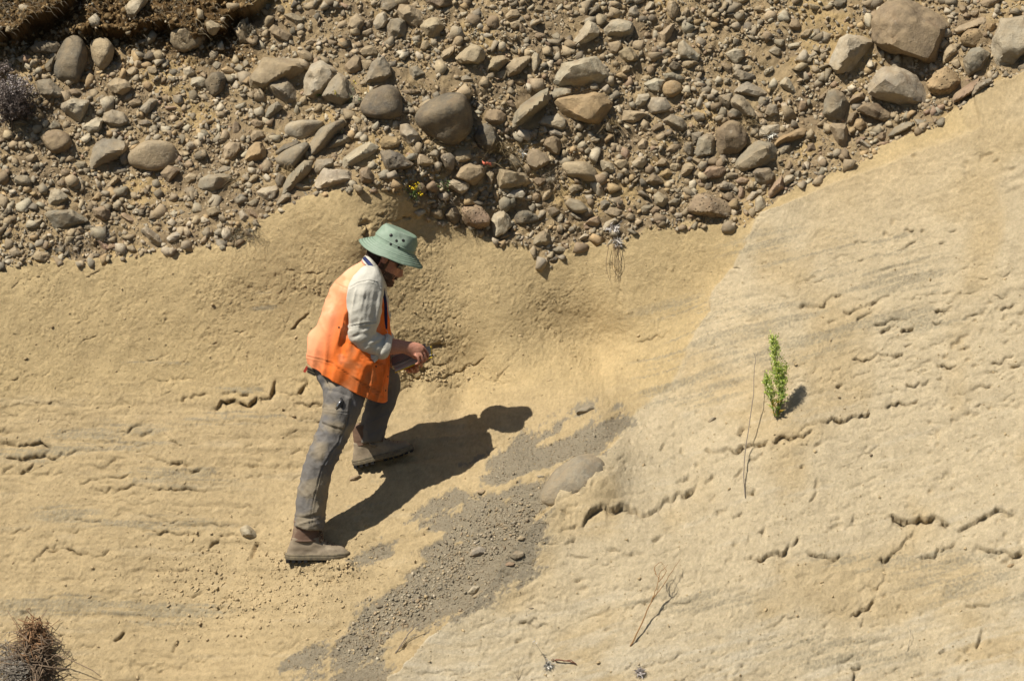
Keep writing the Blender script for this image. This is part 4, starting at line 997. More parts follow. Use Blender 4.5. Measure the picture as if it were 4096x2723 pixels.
EXTRA_FULL = [  # full-photo pixels
 ('g', 5, [(2300, 1650), (2325, 1628), (2365, 1622), (2385, 1640), (2375, 1660), (2320, 1658)], 'small grey stone half buried near the shadow of the head'),
 ('t', 1, [(1396, 1918), (1410, 1908), (1440, 1900), (1444, 1908), (1424, 1922), (1400, 1926)], 'small curled flake of sandstone below the forward boot'),
 ('g', 4, [(2828, 1682), (2845, 1668), (2865, 1664), (2860, 1674), (2835, 1686)], 'thin grey stone set in the beige slope near the green plant'),
 ('o', 4, [(4026, 2262), (4042, 2250), (4060, 2252), (4056, 2266), (4036, 2274)], 'small ochre stone on the pale lower slope'),
 ('gd', 5, [(3478, 1817), (3484, 1812), (3492, 1815), (3490, 1824), (3480, 1826)], 'tiny dark pebble alone on the beige slope')]

def convex_hull(p):
    p = sorted(map(tuple, p)); 
    def half(pts):
        h = []
        for q in pts:
            while len(h) > 1 and (h[-1][0] - h[-2][0]) * (q[1] - h[-2][1]) - (h[-1][1] - h[-2][1]) * (q[0] - h[-2][0]) <= 0: h.pop()
            h.append(q)
        return h
    a, b = half(p), half(p[::-1]); return np.array(a[:-1] + b[:-1])

def stone_shape(outline_uv, rnd, sub, seed, thick):
    """a rock whose face-on outline is the given hull (metres, u right, v up); w is depth towards the viewer"""
    r = np.random.default_rng(seed); V, F = ICO[sub]
    hull = convex_hull(outline_uv); cen = hull.mean(0); hp = hull - cen
    ext0 = np.array([hp.min(0), hp.max(0)])
    planes = []
    for i in range(len(hp)):
        a, b = hp[i], hp[(i + 1) % len(hp)]; e = b - a; L = np.hypot(*e)
        if L < 1e-6: continue
        n = np.array([e[1], -e[0]]) / L; d = n @ a
        if d < 0: n, d = -n, -d
        for sgn, lo, hi in ((1, .12, .62), (-1, .05, .6)):
            al = r.uniform(lo, hi) * (1 if rnd < 7 else .8); planes.append((*(n * math.cos(al)), sgn * math.sin(al), max(d * math.cos(al), 1e-3)))
    nf = 2 if rnd >= 5 else 3
    for k in range(nf):
        t = r.normal(0, .34, 2); n = np.array([t[0], t[1], 1.0]); n /= np.linalg.norm(n); planes.append((*n, thick * r.uniform(.82, 1.05)))
    for k in range(2):
        t = r.normal(0, .3, 2); n = np.array([t[0], t[1], -1.0]); n /= np.linalg.norm(n); planes.append((*n, thick))
    pl = np.array(planes); p = {9: 7, 8: 10, 7: 14, 6: 24, 5: 45, 4: 110, 3: 200, 2: 300, 1: 300}[rnd]
    q = np.maximum(V @ pl[:, :3].T, 0) / pl[None, :, 3]
    mx = q.max(1, keepdims=True); rad = 1 / (mx[:, 0] * ((q / mx) ** p).sum(1) ** (1.0 / p))
    S = float(np.mean(rad)); o = r.uniform(0, 50, 3)
    nz = fbm(V[:, 0] * 1.7 + o[0], V[:, 1] * 1.7 + o[1], V[:, 2] * 1.7 + o[2], seed=seed, octv=3)
    nz2 = vnoise(V[:, 0] * 6 + o[1], V[:, 1] * 6 + o[2], V[:, 2] * 6 + o[0], seed=seed + 5)
    rad = rad * (1 + (.10 if rnd < 6 else .06) * nz + (.022 if rnd < 7 else .008) * nz2)
    if sub >= 4:   # chipped hollows and cracks on the big ones
        for k in range(5 if rnd < 7 else 2):
            c = r.normal(0, 1, 3); c[2] = abs(c[2]); c /= np.linalg.norm(c); d = 1 - V @ c
            rad = rad * (1 - r.uniform(.03, .09) * sstep(.10, .02, d + .03 * nz2))
    v = V * rad[:, None]
    e1 = np.array([v[:, :2].min(0), v[:, :2].max(0)]); v[:, :2] = (v[:, :2] - e1.mean(0)) * (ext0[1] - ext0[0]) / (e1[1] - e1[0]) + ext0.mean(0)
    return v + np.array([cen[0], cen[1], 0]), F

STONE_BOX = []        # px centre, radius: keeps loose rubble off the big ones
ROCKS = []
def place_stone(key, rnd, px_poly, pitted, seed, sunk=0.0, name=None):
    pp = np.array(px_poly, float); c = pp.mean(0); ext = pp.max(0) - pp.min(0)
    g, nn = ground_at([c[0]], [c[1]]); g = g[0]; nn = nn[0]
    dep = (g - CAM) @ CF; m = dep * KPX
    uv = (pp - c) * m * np.array([1, -1]); w = ext[0] * m; h = ext[1] * m
    thick = .46 * min(w, h) + .04 * max(w, h)
    sub = 5 if max(ext) > 320 else 4 if max(ext) > 78 else 3 if max(ext) > 38 else 2
    v, f = stone_shape(uv, rnd, sub, seed, thick)
    push = .05 * h + .02 * thick if c[1] < 1100 else .02 * h + .10 * thick
    push -= sunk
    vd = (g - CAM); vd /= np.linalg.norm(vd); rt = CR; up = np.cross(rt, vd); up /= np.linalg.norm(up)
    loc = g - vd * push
    W = v[:, :1] * rt + v[:, 1:2] * up + v[:, 2:3] * (-vd)
    me = new_mesh('rock', W, f)
    if rnd <= 5: me.set_sharp_from_angle(angle=math.radians(26 if rnd <= 4 else 34))
    big = max(ext) > 110
    o = link(name or ('boulder' if big else 'cobble'), me, PITTED if pitted else STONE); o.location = loc
    r = np.random.default_rng(seed + 9); kc = np.array(KEYC[key]) * r.uniform(.86, 1.16) * (1 + r.uniform(-.02, .02, 3))
    o.color = (*kc, 1)
    STONE_BOX.append((c[0], c[1], ext[0] * .5, ext[1] * .5))
    ROCKS.append(dict(o=o, c=c, ext=ext, key=key, rnd=rnd, pitted=pitted))
    return o
LAND = []
for i, ln in enumerate(STONES.splitlines()):
    parts = ln.split('|'); a = parts[0].split(); cr = a[0]; pitted = cr.endswith('p'); cr = cr[0]
    ox, oy, sc = SX[cr]; pts = np.array(list(map(float, a[3:]))).reshape(-1, 2) * sc + (ox, oy)
    emb = parts[1:] and 'embedded' in parts[1]
    o = place_stone(a[1], max(1, int(a[2]) - (1 if int(a[2]) < 7 else 0)), pts, pitted, 100 + i, sunk=.062 if emb else 0)
    if len(parts) > 2:
        o['label'] = parts[2]; ROCKS[-1]['short'] = parts[1]; LAND.append(ROCKS[-1])
for i, (k, rd, poly, lab) in enumerate(EXTRA_FULL):
    o = place_stone(k, rd, poly, False, 900 + i); o['label'] = lab; ROCKS[-1]['short'] = None

# a label for every stone that is no landmark: its look, and the landmark stones it lies between
def shape_word(R):
    w, h = R['ext']; a = max(w, h) / min(w, h); s = max(w, h)
    size = 'tiny' if s < 40 else 'small' if s < 62 else 'mid-sized' if s < 95 else 'large'
    form = ('long ' if a > 1.75 and w >= h else 'upright ' if a > 1.3 and h > w else '') + ('pitted' if R['pitted'] else 'rounded' if R['rnd'] >= 6 else 'blocky' if R['rnd'] >= 4 else 'angular')
    return f"{size} {form} {KEYN[R['key']]} cobble"
def side(R, L):
    d = R['c'] - L['c']; return ('below' if d[1] > 0 else 'above') if abs(d[1]) > .8 * abs(d[0]) else 'beside'
used = {r['o'].get('label') for r in ROCKS}
for R in ROCKS:
    R['o']['category'] = 'stone' if max(R['ext']) < 110 else 'boulder'
    R['o']['group'] = 'stones weathered out of the cobble bank' if R['c'][1] < 1150 else 'stones lying on the sandstone slope'
    if R['o'].get('label'): continue
    near = sorted((L for L in LAND if L is not R and (L['c'][1] > 1150) == (R['c'][1] > 1150)), key=lambda L: np.hypot(*(L['c'] - R['c'])))[:6]
    cands = [f"{shape_word(R)} just {side(R, near[0])} the {near[0]['short']}"]
    cands += [f"{shape_word(R)} {side(R, L)} the {L['short']}" for L in near[:3]]
    cands += [f"{shape_word(R)} between the {near[0]['short']} and the {L['short']}" for L in near[1:]]
    cands = [c for c in cands if len(c.split()) <= 16]
    for c in cands:
        if c not in used: break
    used.add(c); R['o']['label'] = c

# ---- loose rubble between them: too many to count
def hull_lib(n, npts, seed, squash):
    import bmesh
    r = np.random.default_rng(seed); out = []
    for k in range(n):
        p = r.normal(0, 1, (int(r.integers(*npts)), 3)); p /= np.linalg.norm(p, axis=1)[:, None]; p *= r.uniform(.62, 1, (len(p), 1)) * np.array([r.uniform(.85, 1.25), r.uniform(.6, 1), r.uniform(*squash)])
        bm = bmesh.new(); [bm.verts.new(q) for q in p]; res = bmesh.ops.convex_hull(bm, input=bm.verts)
        bmesh.ops.delete(bm, geom=[g for g in res['geom_interior'] if isinstance(g, bmesh.types.BMVert)], context='VERTS'); bmesh.ops.triangulate(bm, faces=bm.faces)
        bm.verts.index_update(); v = np.array([q.co[:] for q in bm.verts]); f = np.array([[x.index for x in q.verts] for q in bm.faces]); bm.free()
        out.append((v / np.abs(v).max(), f))
    return out
def rubble_mesh(px, py, size_px, cols, npts, seed, squash=(.38, .95), push=.10):
    r = np.random.default_rng(seed); n = len(px)
    g, nn = ground_at(px, py); dep = (g - CAM) @ CF; rad = size_px * .5 * KPX * dep
    lib = hull_lib(48, npts, seed + 1, squash); which = r.integers(0, len(lib), n)
    z = nn + r.normal(0, .45, (n, 3)); z /= np.linalg.norm(z, axis=1)[:, None]; t = r.normal(0, 1, (n, 3)); x = np.cross(t, z); x /= np.linalg.norm(x, axis=1)[:, None]; y = np.cross(z, x)
    VV, FF, CC, k0 = [], [], [], 0
    for k, (lv, lf) in enumerate(lib):
        s = np.where(which == k)[0]
        if not len(s): continue
        v = lv[None] * rad[s, None, None]
        W = v[..., 0:1] * x[s, None] + v[..., 1:2] * y[s, None] + v[..., 2:3] * z[s, None] + (g[s] + nn[s] * (rad[s] * push)[:, None])[:, None]
        FF.append((lf[None] + (np.arange(len(s)) * len(lv))[:, None, None] + k0).reshape(-1, 3)); VV.append(W.reshape(-1, 3)); CC.append(np.repeat(cols[s], len(lv), 0)); k0 += len(s) * len(lv)
    me = new_mesh('rubble', np.vstack(VV), np.vstack(FF), smooth=False)
    add_color(me, np.vstack(CC)); return me
def stone_cols(n, seed, keys, wts, px=None, py=None):
    r = np.random.default_rng(seed); k = r.choice(len(keys), n, p=np.array(wts) / sum(wts)); base = np.array([KEYC[q] for q in keys])[k]
    return base * r.uniform(.85, 1.4, (n, 1)) * (1 + r.uniform(-.02, .02, (n, 3)))
KEYS = ('gd', 'g', 'gl', 't', 'o', 'b', 'r'); WTS = (6, 26, 26, 28, 9, 6, 2)
sb = np.array(STONE_BOX)
def scatter(n, lo, hi, seed, dens, clear=.9, expo=2.2):
    r = np.random.default_rng(seed); px = r.uniform(-700, 4800, n * 3); py = r.uniform(-420, 1080, n * 3)
    s = lo * (1 - r.uniform(0, 1, n * 3) * (1 - (lo / hi) ** expo)) ** (-1 / expo)
    ok = (cobble_sd(px, py) + cob_noise(px, py) > -s * .25) & (r.uniform(0, 1, n * 3) < dens(px, py))
    px, py, s = px[ok][:n], py[ok][:n], s[ok][:n]
    if clear:
        keep = np.ones(len(px), bool)
        for cx, cy, rx, ry in sb:
            keep &= ((px - cx) / (rx * clear + s * .3)) ** 2 + ((py - cy) / (ry * clear + s * .3)) ** 2 > 1
        px, py, s = px[keep], py[keep], s[keep]
    return px, py, s
def dens(px, py):
    d = .8 + .5 * fbm(px / 170, py / 130, seed=201, octv=3)
    d = d * (1 - .88 * sstep(260, 90, py) * sstep(1060, 940, px))           # turf bank, few stones
    for cx, cy, rx, ry in ((3120, 280, 90, 100), (3050, 230, 60, 60), (3330, 60, 130, 60), (1760, 330, 150, 60)): d = d * (1 - .8 * np.exp(-((px - cx) / rx) ** 2 - ((py - cy) / ry) ** 2))
    return np.clip(d, 0.05, 1)
for nm, n_, lo, hi, clr, ex, sub, sd_, lab in (('large_rubble', 3000, 36, 80, .7, 2.2, (10, 16), 1, 'fist-sized stones packed between the boulders'), ('medium_rubble', 10500, 19, 36, .7, 1.8, (9, 14), 2, 'hen-egg-sized stones packed between the boulders'),
        ('small_rubble', 13000, 9.5, 20, .75, 1.6, (8, 12), 3, 'walnut-sized stones packed between the boulders'), ('fine_rubble', 34000, 5, 9.5, .7, 1.2, (6, 8), 4, 'pebbles filling the gaps between the stones')):
    px_, py_, s_ = scatter(n_, lo, hi, 300 + sd_, dens, clr, ex)
    me = rubble_mesh(px_, py_, s_, stone_cols(len(px_), 400 + sd_, KEYS, WTS), sub, 500 + sd_, push=.12)
    tag(link(nm, me, RUBBLE), lab, kind='stuff')
# rubble filling the notch below the grey slab, and the line of stones along the lower edge
r = np.random.default_rng(77)
# ---- gravel in the gully
def grav_pts(n, seed):
    r = np.random.default_rng(seed); px = r.uniform(1150, 2520, n * 6); py = r.uniform(1640, 2780, n * 6); s = np.full(px.shape, -1e9)
    for g in GRAV: s = np.maximum(s, poly_sd(px, py, g))
    ok = s + grav_noise(px, py) > 4
    return px[ok][:n], py[ok][:n], r
px_, py_, r = grav_pts(16000, 601); s_ = 3.0 * (1 - r.uniform(0, 1, len(px_)) * .93) ** -.42
me = rubble_mesh(px_, py_, np.clip(s_, 3, 9), stone_cols(len(px_), 602, KEYS, (3, 34, 20, 32, 2, 6, 0)), (6, 8), 603, push=.2)
tag(link('gravel', me, RUBBLE), 'fine dark grey gravel washed down the gully', kind='stuff')
px_, py_, r = grav_pts(4200, 611); line = 2400 - (py_ - 1750) * 1.05; w = np.exp(-((px_ - line + 60) / 130) ** 2) * sstep(1950, 2080, py_) * sstep(2640, 2560, py_) + .03
k = r.uniform(0, 1, len(px_)) < w; px_, py_ = px_[k], py_[k]; s_ = 8 * (1 - r.uniform(0, 1, len(px_)) * .93) ** -.42
me = rubble_mesh(px_, py_, np.clip(s_, 6, 20), stone_cols(len(px_), 612, KEYS, (8, 40, 22, 24, 2, 6, 0)), (9, 13), 613, squash=(.3, .7), push=.25)
tag(link('shale_chips', me, RUBBLE), 'flat grey stone chips scattered down the gully', kind='stuff')
# crumbs of sandstone lying on the slope
rr = np.random.default_rng(88); n = 1500
px_ = np.concatenate([rr.normal(1000, 260, n), rr.normal(1330, 120, 300), rr.uniform(0, 4096, 900), rr.normal(1760, 120, 250), rr.uniform(-100, 4200, 7500)]); py_ = np.concatenate([rr.normal(2340, 110, n), rr.normal(2275, 40, 300), rr.uniform(1100, 2723, 900), rr.normal(1500, 22, 250), rr.uniform(1020, 2760, 7500)])
s_ = np.clip(rr.exponential(5, len(px_)) + 4, 4, 22); s_[-7500:] = np.clip(rr.exponential(1.8, 7500) + 3, 3, 11); k = cobble_sd(px_, py_) < -20; px_, py_, s_ = px_[k], py_[k], s_[k]
cc = np.tile(np.array([.43, .325, .18]), (len(px_), 1)) * rr.uniform(.85, 1.1, (len(px_), 1))
m = NT('crumb'); cmat = m.done(m.attr('col'), m.bump(m.noise(200, 3, .7), .5, .004), .95)
me = rubble_mesh(px_, py_, s_, cc, (8, 12), 614, squash=(.35, .7), push=.15)
tag(link('sandstone_crumbs', me, cmat), 'crumbs and flakes of sandstone lying on the slope', kind='stuff')
# ------------------------------------------------------------------ the man
YC = np.array([0.0, 1.0, 0.0])
def limb(path, n=24, sides=24, sup=2.0, cap=True):
    """a closed tapering tube through rows of (photo px, py, depth Y, half width px in the picture, half depth m)"""
    r = resample(path, n); c = np.array([P(*q[:3]) for q in r]); t = np.gradient(c, axis=0); t /= np.linalg.norm(t, axis=1)[:, None]
    n1 = np.cross(t, YC); n1 /= np.linalg.norm(n1, axis=1)[:, None]; n2 = np.cross(n1, t)
    a = np.arange(sides) * 2 * math.pi / sides; ca, sa = np.cos(a), np.sin(a); e = 2.0 / sup
    ca = np.sign(ca) * np.abs(ca) ** e; sa = np.sign(sa) * np.abs(sa) ** e
    v = c[:, None] + (r[:, 3] * MPP)[:, None, None] * ca[None, :, None] * n1[:, None] + r[:, 4][:, None, None] * sa[None, :, None] * n2[:, None]
    return tube_faces(v, cap)
def rings(rows, sides=48, n=40, sup=2.2, cap=(True, True)):
    """tube from rows of (back px, py, front px, py, centre Y, half depth m)"""
    r = resample(rows, n); bk = np.array([P(q[0], q[1], q[4]) for q in r]); fr = np.array([P(q[2], q[3], q[4]) for q in r]); c = (bk + fr) / 2; h = (fr - bk) / 2
    a = np.arange(sides) * 2 * math.pi / sides; ca, sa = np.cos(a), np.sin(a); e = 2.0 / sup
    ca = np.sign(ca) * np.abs(ca) ** e; sa = np.sign(sa) * np.abs(sa) ** e
    v = c[:, None] + h[:, None] * ca[None, :, None] + r[:, 5][:, None, None] * sa[None, :, None] * YC
    return tube_faces(v, cap)
def tube_faces(v, cap=True):
    n, s = v.shape[:2]; cap = (cap, cap) if isinstance(cap, bool) else cap
    f = [(i * s + j, i * s + (j + 1) % s, (i + 1) * s + (j + 1) % s, (i + 1) * s + j) for i in range(n - 1) for j in range(s)]
    V = v.reshape(-1, 3)
    if cap[0]: V = np.vstack([V, v[0].mean(0)]); k = len(V) - 1; f += [(k, (j + 1) % s, j) for j in range(s)]
    if cap[1]: V = np.vstack([V, v[-1].mean(0)]); k = len(V) - 1; f += [(k, (n - 1) * s + j, (n - 1) * s + (j + 1) % s) for j in range(s)]
    return V, f
def fuse(pieces, voxel, smooth=4, decim=None):
    """one continuous skin over overlapping closed pieces"""
    mb = MB()
    for v, f in pieces: mb.add(v, f)
    me = new_mesh('tmp', np.vstack(mb.v), mb.f); o = bpy.data.objects.new('tmp', me); COL.objects.link(o)
    import bmesh
    bm = bmesh.new(); bm.from_mesh(me); bmesh.ops.recalc_face_normals(bm, faces=bm.faces); bm.to_mesh(me); bm.free()
    k = o.modifiers.new('r', 'REMESH'); k.mode = 'VOXEL'; k.voxel_size = voxel
    if smooth: k = o.modifiers.new('s', 'SMOOTH'); k.factor = .5; k.iterations = smooth
    if decim: k = o.modifiers.new('d', 'DECIMATE'); k.ratio = decim
    dg = bpy.context.evaluated_depsgraph_get(); out = bpy.data.meshes.new_from_object(o.evaluated_get(dg), depsgraph=dg)
    bpy.data.objects.remove(o); bpy.data.meshes.remove(me)
    out.polygons.foreach_set('use_smooth', np.ones(len(out.polygons), bool)); return out
def get_v(me):
    v = np.empty(len(me.vertices) * 3, np.float32); me.vertices.foreach_get('co', v); n = np.empty(len(v), np.float32); me.vertex_normals.foreach_get('vector', n)
    return v.reshape(-1, 3).astype(float), n.reshape(-1, 3).astype(float)
def push(me, h):
    v, n = get_v(me); me.vertices.foreach_set('co', (v + n * h[:, None]).astype(np.float32).ravel()); me.update()
def line_d(px, py, pts):
    best = np.full(px.shape, 1e9)
    for (ax, ay), (bx, by) in zip(pts[:-1], pts[1:]):
        dx, dy = bx - ax, by - ay; t = np.clip(((px - ax) * dx + (py - ay) * dy) / (dx * dx + dy * dy), 0, 1); best = np.minimum(best, np.hypot(px - ax - t * dx, py - ay - t * dy))
    return best
def G(x, y, cx, cy, rx, ry): return np.exp(-((x - cx) / rx) ** 2 - ((y - cy) / ry) ** 2)

# ---- materials
m = NT('skin'); s = m.noise(120, 4, .7); c = m.mix(m.ramp(s, .35, .7), (.50, .25, .16), (.38, .165, .105)); c = m.mix(m.ramp(m.noise(14, 3), .42, .62, 0, .5), c, (.50, .22, .155))
SKIN = m.done(c, m.bump(m.noise(260, 3, .7), .35, .002), .55); SKIN.node_tree.nodes['Principled BSDF'].inputs['Subsurface Weight'].default_value = .08; SKIN.node_tree.nodes['Principled BSDF'].inputs['Subsurface Radius'].default_value = (.012, .004, .002)
def cloth(name, col, fade, dust=None, weave=900, wr=.5, rough=.9, fade_fac=.6):
    m = NT(name); c = m.mix(m.ramp(m.noise(7, 5, .6), .35, .7, 0, fade_fac), col, fade); c = m.mix(m.ramp(m.noise(45, 4, .7), .4, .7, 0, .25), c, tuple(x * .72 for x in col))
    if dust is not None: c = m.mix(m.ramp(m.noise(9, 6, .68), .50, .68, 0, .8), c, dust)
    b = m.bump(m.noise(26, 4, .6, dist=.5), wr, .006); b = m.bump(m.noise(weave, 2, .5), .25, .001, b); return m.done(c, b, rough), m
def cloth_attr(name, weave=900, wr=.5):
    m = NT(name); a = m.attr('col'); c = m.mix(m.ramp(m.noise(40, 4, .7), .4, .7, 0, .22), a, m.mix(1.0, a, (.72, .70, .68), 'MULTIPLY'))
    b = m.bump(m.noise(26, 4, .6, dist=.5), wr, .006); b = m.bump(m.noise(weave, 2, .5), .25, .001, b); return m.done(c, b, .9)
VEST = cloth_attr('orange_canvas', wr=.35); SHIRT, _ = cloth('shirt_cotton', (.52, .49, .41), (.58, .55, .47), wr=.6)
TROUSER = cloth_attr('dusty_canvas', wr=1.0); HAT, _ = cloth('green_canvas', (.178, .248, .176), (.325, .38, .30), wr=.5, fade_fac=.8)
LEATHER, _ = cloth('dusty_leather', (.24, .19, .13), (.29, .23, .16), (.40, .32, .215), weave=400, wr=.35, rough=.75)
SHAFT, _ = cloth('red_brown_leather', (.15, .092, .062), (.19, .12, .085), (.32, .25, .17), weave=400, wr=.5, rough=.6)
m = NT('sole_rubber'); SOLE = m.done(m.mix(m.ramp(m.noise(30, 4, .7), .4, .65), (.20, .16, .10), (.10, .085, .06)), m.bump(m.noise(200, 2), .3, .002), .9)
m = NT('black_rubber'); BLACK = m.done((.018, .017, .016), None, .6)
m = NT('lens'); LENSM = m.done((.012, .010, .009), None, .08); LENSM.node_tree.nodes['Principled BSDF'].inputs['Specular IOR Level'].default_value = .6
m = NT('hair'); HAIR = m.done(m.mix(m.ramp(m.noise(300, 3, .7), .4, .65), (.030, .018, .012), (.085, .055, .038)), m.bump(m.noise(330, 3, .8), .9, .006), .7)
m = NT('beard'); BEARD = m.done(m.mix(m.ramp(m.noise(300, 3, .7), .42, .66), (.085, .045, .027), (.24, .15, .105)), m.bump(m.noise(330, 3, .8), .9, .006), .75)
m = NT('navy_webbing'); NAVY = m.done((.018, .025, .085), m.bump(m.noise(500, 2), .3, .001), .7)
m = NT('steel'); STEEL = m.done((.55, .56, .57), None, .3); STEEL.node_tree.nodes['Principled BSDF'].inputs['Metallic'].default_value = 1.0
m = NT('dark_metal'); DARKM = m.done((.035, .033, .03), None, .4); DARKM.node_tree.nodes['Principled BSDF'].inputs['Metallic'].default_value = .6
m = NT('lace'); LACE = m.done((.12, .08, .05), None, .8)

# ---- body: one skin from head to hands, mostly hidden by the clothes
EAR = P(1541, 1033, .18); HT = math.radians(29)
HF = np.array([math.cos(HT), 0, -math.sin(HT)]); HU = np.array([math.sin(HT), 0, math.cos(HT)])
HPROF = np.array([  # height over the ear, front, back, half width (m)
 (-.128, .030, .010, .015), (-.120, .076, -.010, .034), (-.105, .090, .00, .048), (-.090, .090, .03, .056), (-.075, .092, .060, .061), (-.060, .094, .072, .064), (-.045, .094, .080, .067), (-.025, .092, .086, .070), (.0, .091, .092, .073), (.018, .089, .096, .074), (.036, .097, .098, .075), (.055, .097, .099, .076), (.08, .090, .095, .073), (.105, .070, .078, .060), (.122, .040, .048, .036), (.128, .01, .015, .01)])
def head_pt(h, th, off=0.0):
    f = np.interp(h, HPROF[:, 0], HPROF[:, 1]); b = np.interp(h, HPROF[:, 0], HPROF[:, 2]); w = np.interp(h, HPROF[:, 0], HPROF[:, 3])
    ct, st = np.cos(th), np.sin(th); e = .9
    ct = np.sign(ct) * np.abs(ct) ** e; st = np.sign(st) * np.abs(st) ** e
    x = np.where(ct > 0, ct * f, ct * b); y = st * w; front = np.maximum(ct, 0)
    yy = y / .001
    nose = np.interp(h, [-.058, -.050, -.040, -.028, -.005, .015, .03], [0, .016, .030, .026, .014, .005, 0]) * np.exp(-(yy / np.interp(h, [-.055, -.04, -.02, .02], [17, 15, 11, 9])) ** 2)
    eye = -.010 * (G(yy, h * 1000, 33, 12, 15, 12) + G(yy, h * 1000, -33, 12, 15, 12)); brow = .005 * (G(yy, h * 1000, 28, 34, 22, 8) + G(yy, h * 1000, -28, 34, 22, 8))
    lips = .006 * G(yy, h * 1000, 0, -68, 24, 6) + .007 * G(yy, h * 1000, 0, -83, 20, 6) - .007 * G(yy, h * 1000, 0, -75.5, 22, 4) + .006 * G(yy, h * 1000, 0, -112, 22, 12)
    cheek = .004 * (G(yy, h * 1000, 45, -18, 20, 18) + G(yy, h * 1000, -45, -18, 20, 18))
    x = x + (nose + eye + brow + lips + cheek) * (front > 0)
    x = x + off * np.cos(th); y = y + off * np.sin(th)
    return EAR + x[..., None] * HF + y[..., None] * YC * -1 + h[..., None] * HU
hh = np.linspace(-.128, .128, 74); tt = np.arange(96) * 2 * math.pi / 96
hv = head_pt(*np.meshgrid(hh, tt, indexing='ij')); head = tube_faces(hv)
def blob(px, py, Y, rx, ry, rz, tilt=0):
    V, F = ICO[3]; c = P(px, py, Y); a = math.radians(tilt); x = V[:, 0] * rx; z = V[:, 2] * rz
    return np.stack([c[0] + x * math.cos(a) - z * math.sin(a), c[1] + V[:, 1] * ry, c[2] + x * math.sin(a) + z * math.cos(a)], 1), [tuple(q) for q in F]
R = .0078
def finger(pts, r0=8.2, r1=6.3): return limb([(x, y, Y, (r0 + (r1 - r0) * i / (len(pts) - 1)) / 1.27, (r0 + (r1 - r0) * i / (len(pts) - 1)) / 1000) for i, (x, y, Y) in enumerate(pts)], 14, 12)
body = [head,
 limb([(1450, 1120, .18, 62, .075), (1478, 1080, .18, 50, .066), (1502, 1048, .18, 47, .060), (1520, 1025, .18, 46, .060)], 14, 28),
 rings([(1290, 1440, 1520, 1470, .18, .13), (1300, 1300, 1500, 1320, .18, .14), (1330, 1180, 1505, 1200, .18, .16), (1400, 1110, 1510, 1130, .18, .17), (1440, 1080, 1500, 1095, .18, .08)], 32, 20),
 rings([(1270, 1440, 1480, 1440, .18, .13), (1290, 1500, 1450, 1500, .18, .14), (1320, 1560, 1430, 1560, .18, .12)], 32, 12),
 limb([(1360, 1520, .09, 60, .07), (1355, 1680, .04, 48, .06), (1303, 1800, .02, 40, .05), (1255, 1950, .01, 38, .048), (1230, 2100, .0, 30, .038), (1228, 2170, .0, 28, .034)], 40, 20),
 limb([(1390, 1510, .27, 60, .07), (1470, 1505, .35, 52, .06), (1535, 1515, .40, 44, .05), (1505, 1640, .415, 38, .046), (1482, 1750, .42, 28, .036), (1486, 1795, .42, 25, .032)], 40, 20),
 limb([(1470, 1120, .03, 46, .05), (1462, 1200, .0, 44, .046), (1450, 1320, .01, 38, .042), (1500, 1368, .03, 36, .038), (1548, 1384, .045, 35, .036), (1585, 1386, .055, 31, .032), (1616, 1388, .062, 26, .025), (1640, 1393, .072, 27, .022)], 44, 24),
 limb([(1478, 1120, .33, 46, .05), (1495, 1210, .37, 44, .046), (1515, 1340, .38, 38, .042), (1555, 1400, .34, 34, .036), (1590, 1432, .30, 29, .030), (1618, 1450, .275, 26, .026)], 36, 24),
 # near hand: back of the hand, knuckles, four fingers bent over the pen, thumb
 limb([(1618, 1388, .062, 25, .024), (1645, 1395, .07, 30, .022), (1668, 1404, .075, 33, .021), (1684, 1412, .078, 30, .017)], 14, 24),
 finger([(1672, 1386, .088), (1697, 1396, .092), (1712, 1418, .098), (1706, 1436, .106), (1700, 1441, .11)]),
 finger([(1672, 1398, .074), (1694, 1410, .074), (1703, 1434, .082), (1694, 1446, .095), (1688, 1448, .10)]),
 finger([(1668, 1410, .062), (1686, 1422, .060), (1691, 1443, .068), (1681, 1452, .083), (1676, 1452, .09)]),
 finger([(1660, 1418, .052), (1672, 1430, .048), (1676, 1447, .055), (1667, 1455, .07), (1662, 1455, .078)], 7.4, 5.6),
 finger([(1640, 1404, .085), (1662, 1420, .105), (1684, 1432, .118), (1698, 1438, .118)], 9.5, 7),
 # far hand: palm under the notebook, fingers curling up round its near edge, thumb on top
 limb([(1612, 1446, .28, 25, .024), (1634, 1458, .25, 28, .022), (1654, 1464, .225, 30, .018), (1668, 1464, .205, 26, .014)], 14, 24),
 finger([(1680, 1452, .215), (1686, 1462, .18), (1685, 1464, .15), (1681, 1455, .128)]),
 finger([(1665, 1461, .215), (1671, 1474, .18), (1668, 1476, .148), (1664, 1466, .124)]),
 finger([(1648, 1467, .215), (1653, 1482, .18), (1650, 1483, .148), (1646, 1473, .124)]),
 finger([(1632, 1470, .22), (1636, 1486, .185), (1634, 1488, .155), (1630, 1480, .132)], 7.2, 5.8),
 finger([(1625, 1442, .25), (1645, 1434, .225), (1664, 1428, .195), (1676, 1427, .175)], 9.3, 7),
 blob(1541, 1031, .18 - .076, .019, .010, .033, -14), blob(1541, 1031, .18 + .076, .019, .010, .033, -14)]
me = fuse(body, .0034, 3, .42)
v, n = get_v(me); px, py = proj(v)
h = np.zeros(len(v)); hand = sstep(1600, 1640, px) * (py > 1330) * (v[:, 1] < .16)
h += hand * .0012 * (G(px, py, 1672, 1392, 7, 5) + G(px, py, 1676, 1403, 7, 5)) * (v[:, 1] < .08)
h += hand * .0009 * np.maximum(0, vnoise(px / 9, (py - px * .3) / 5, seed=9) - .3)      # veins and tendons
push(me, h)
person = link('person', me, SKIN)
tag(person, 'man in orange vest and green brimmed hat stepping uphill, writing in a notebook', 'person')

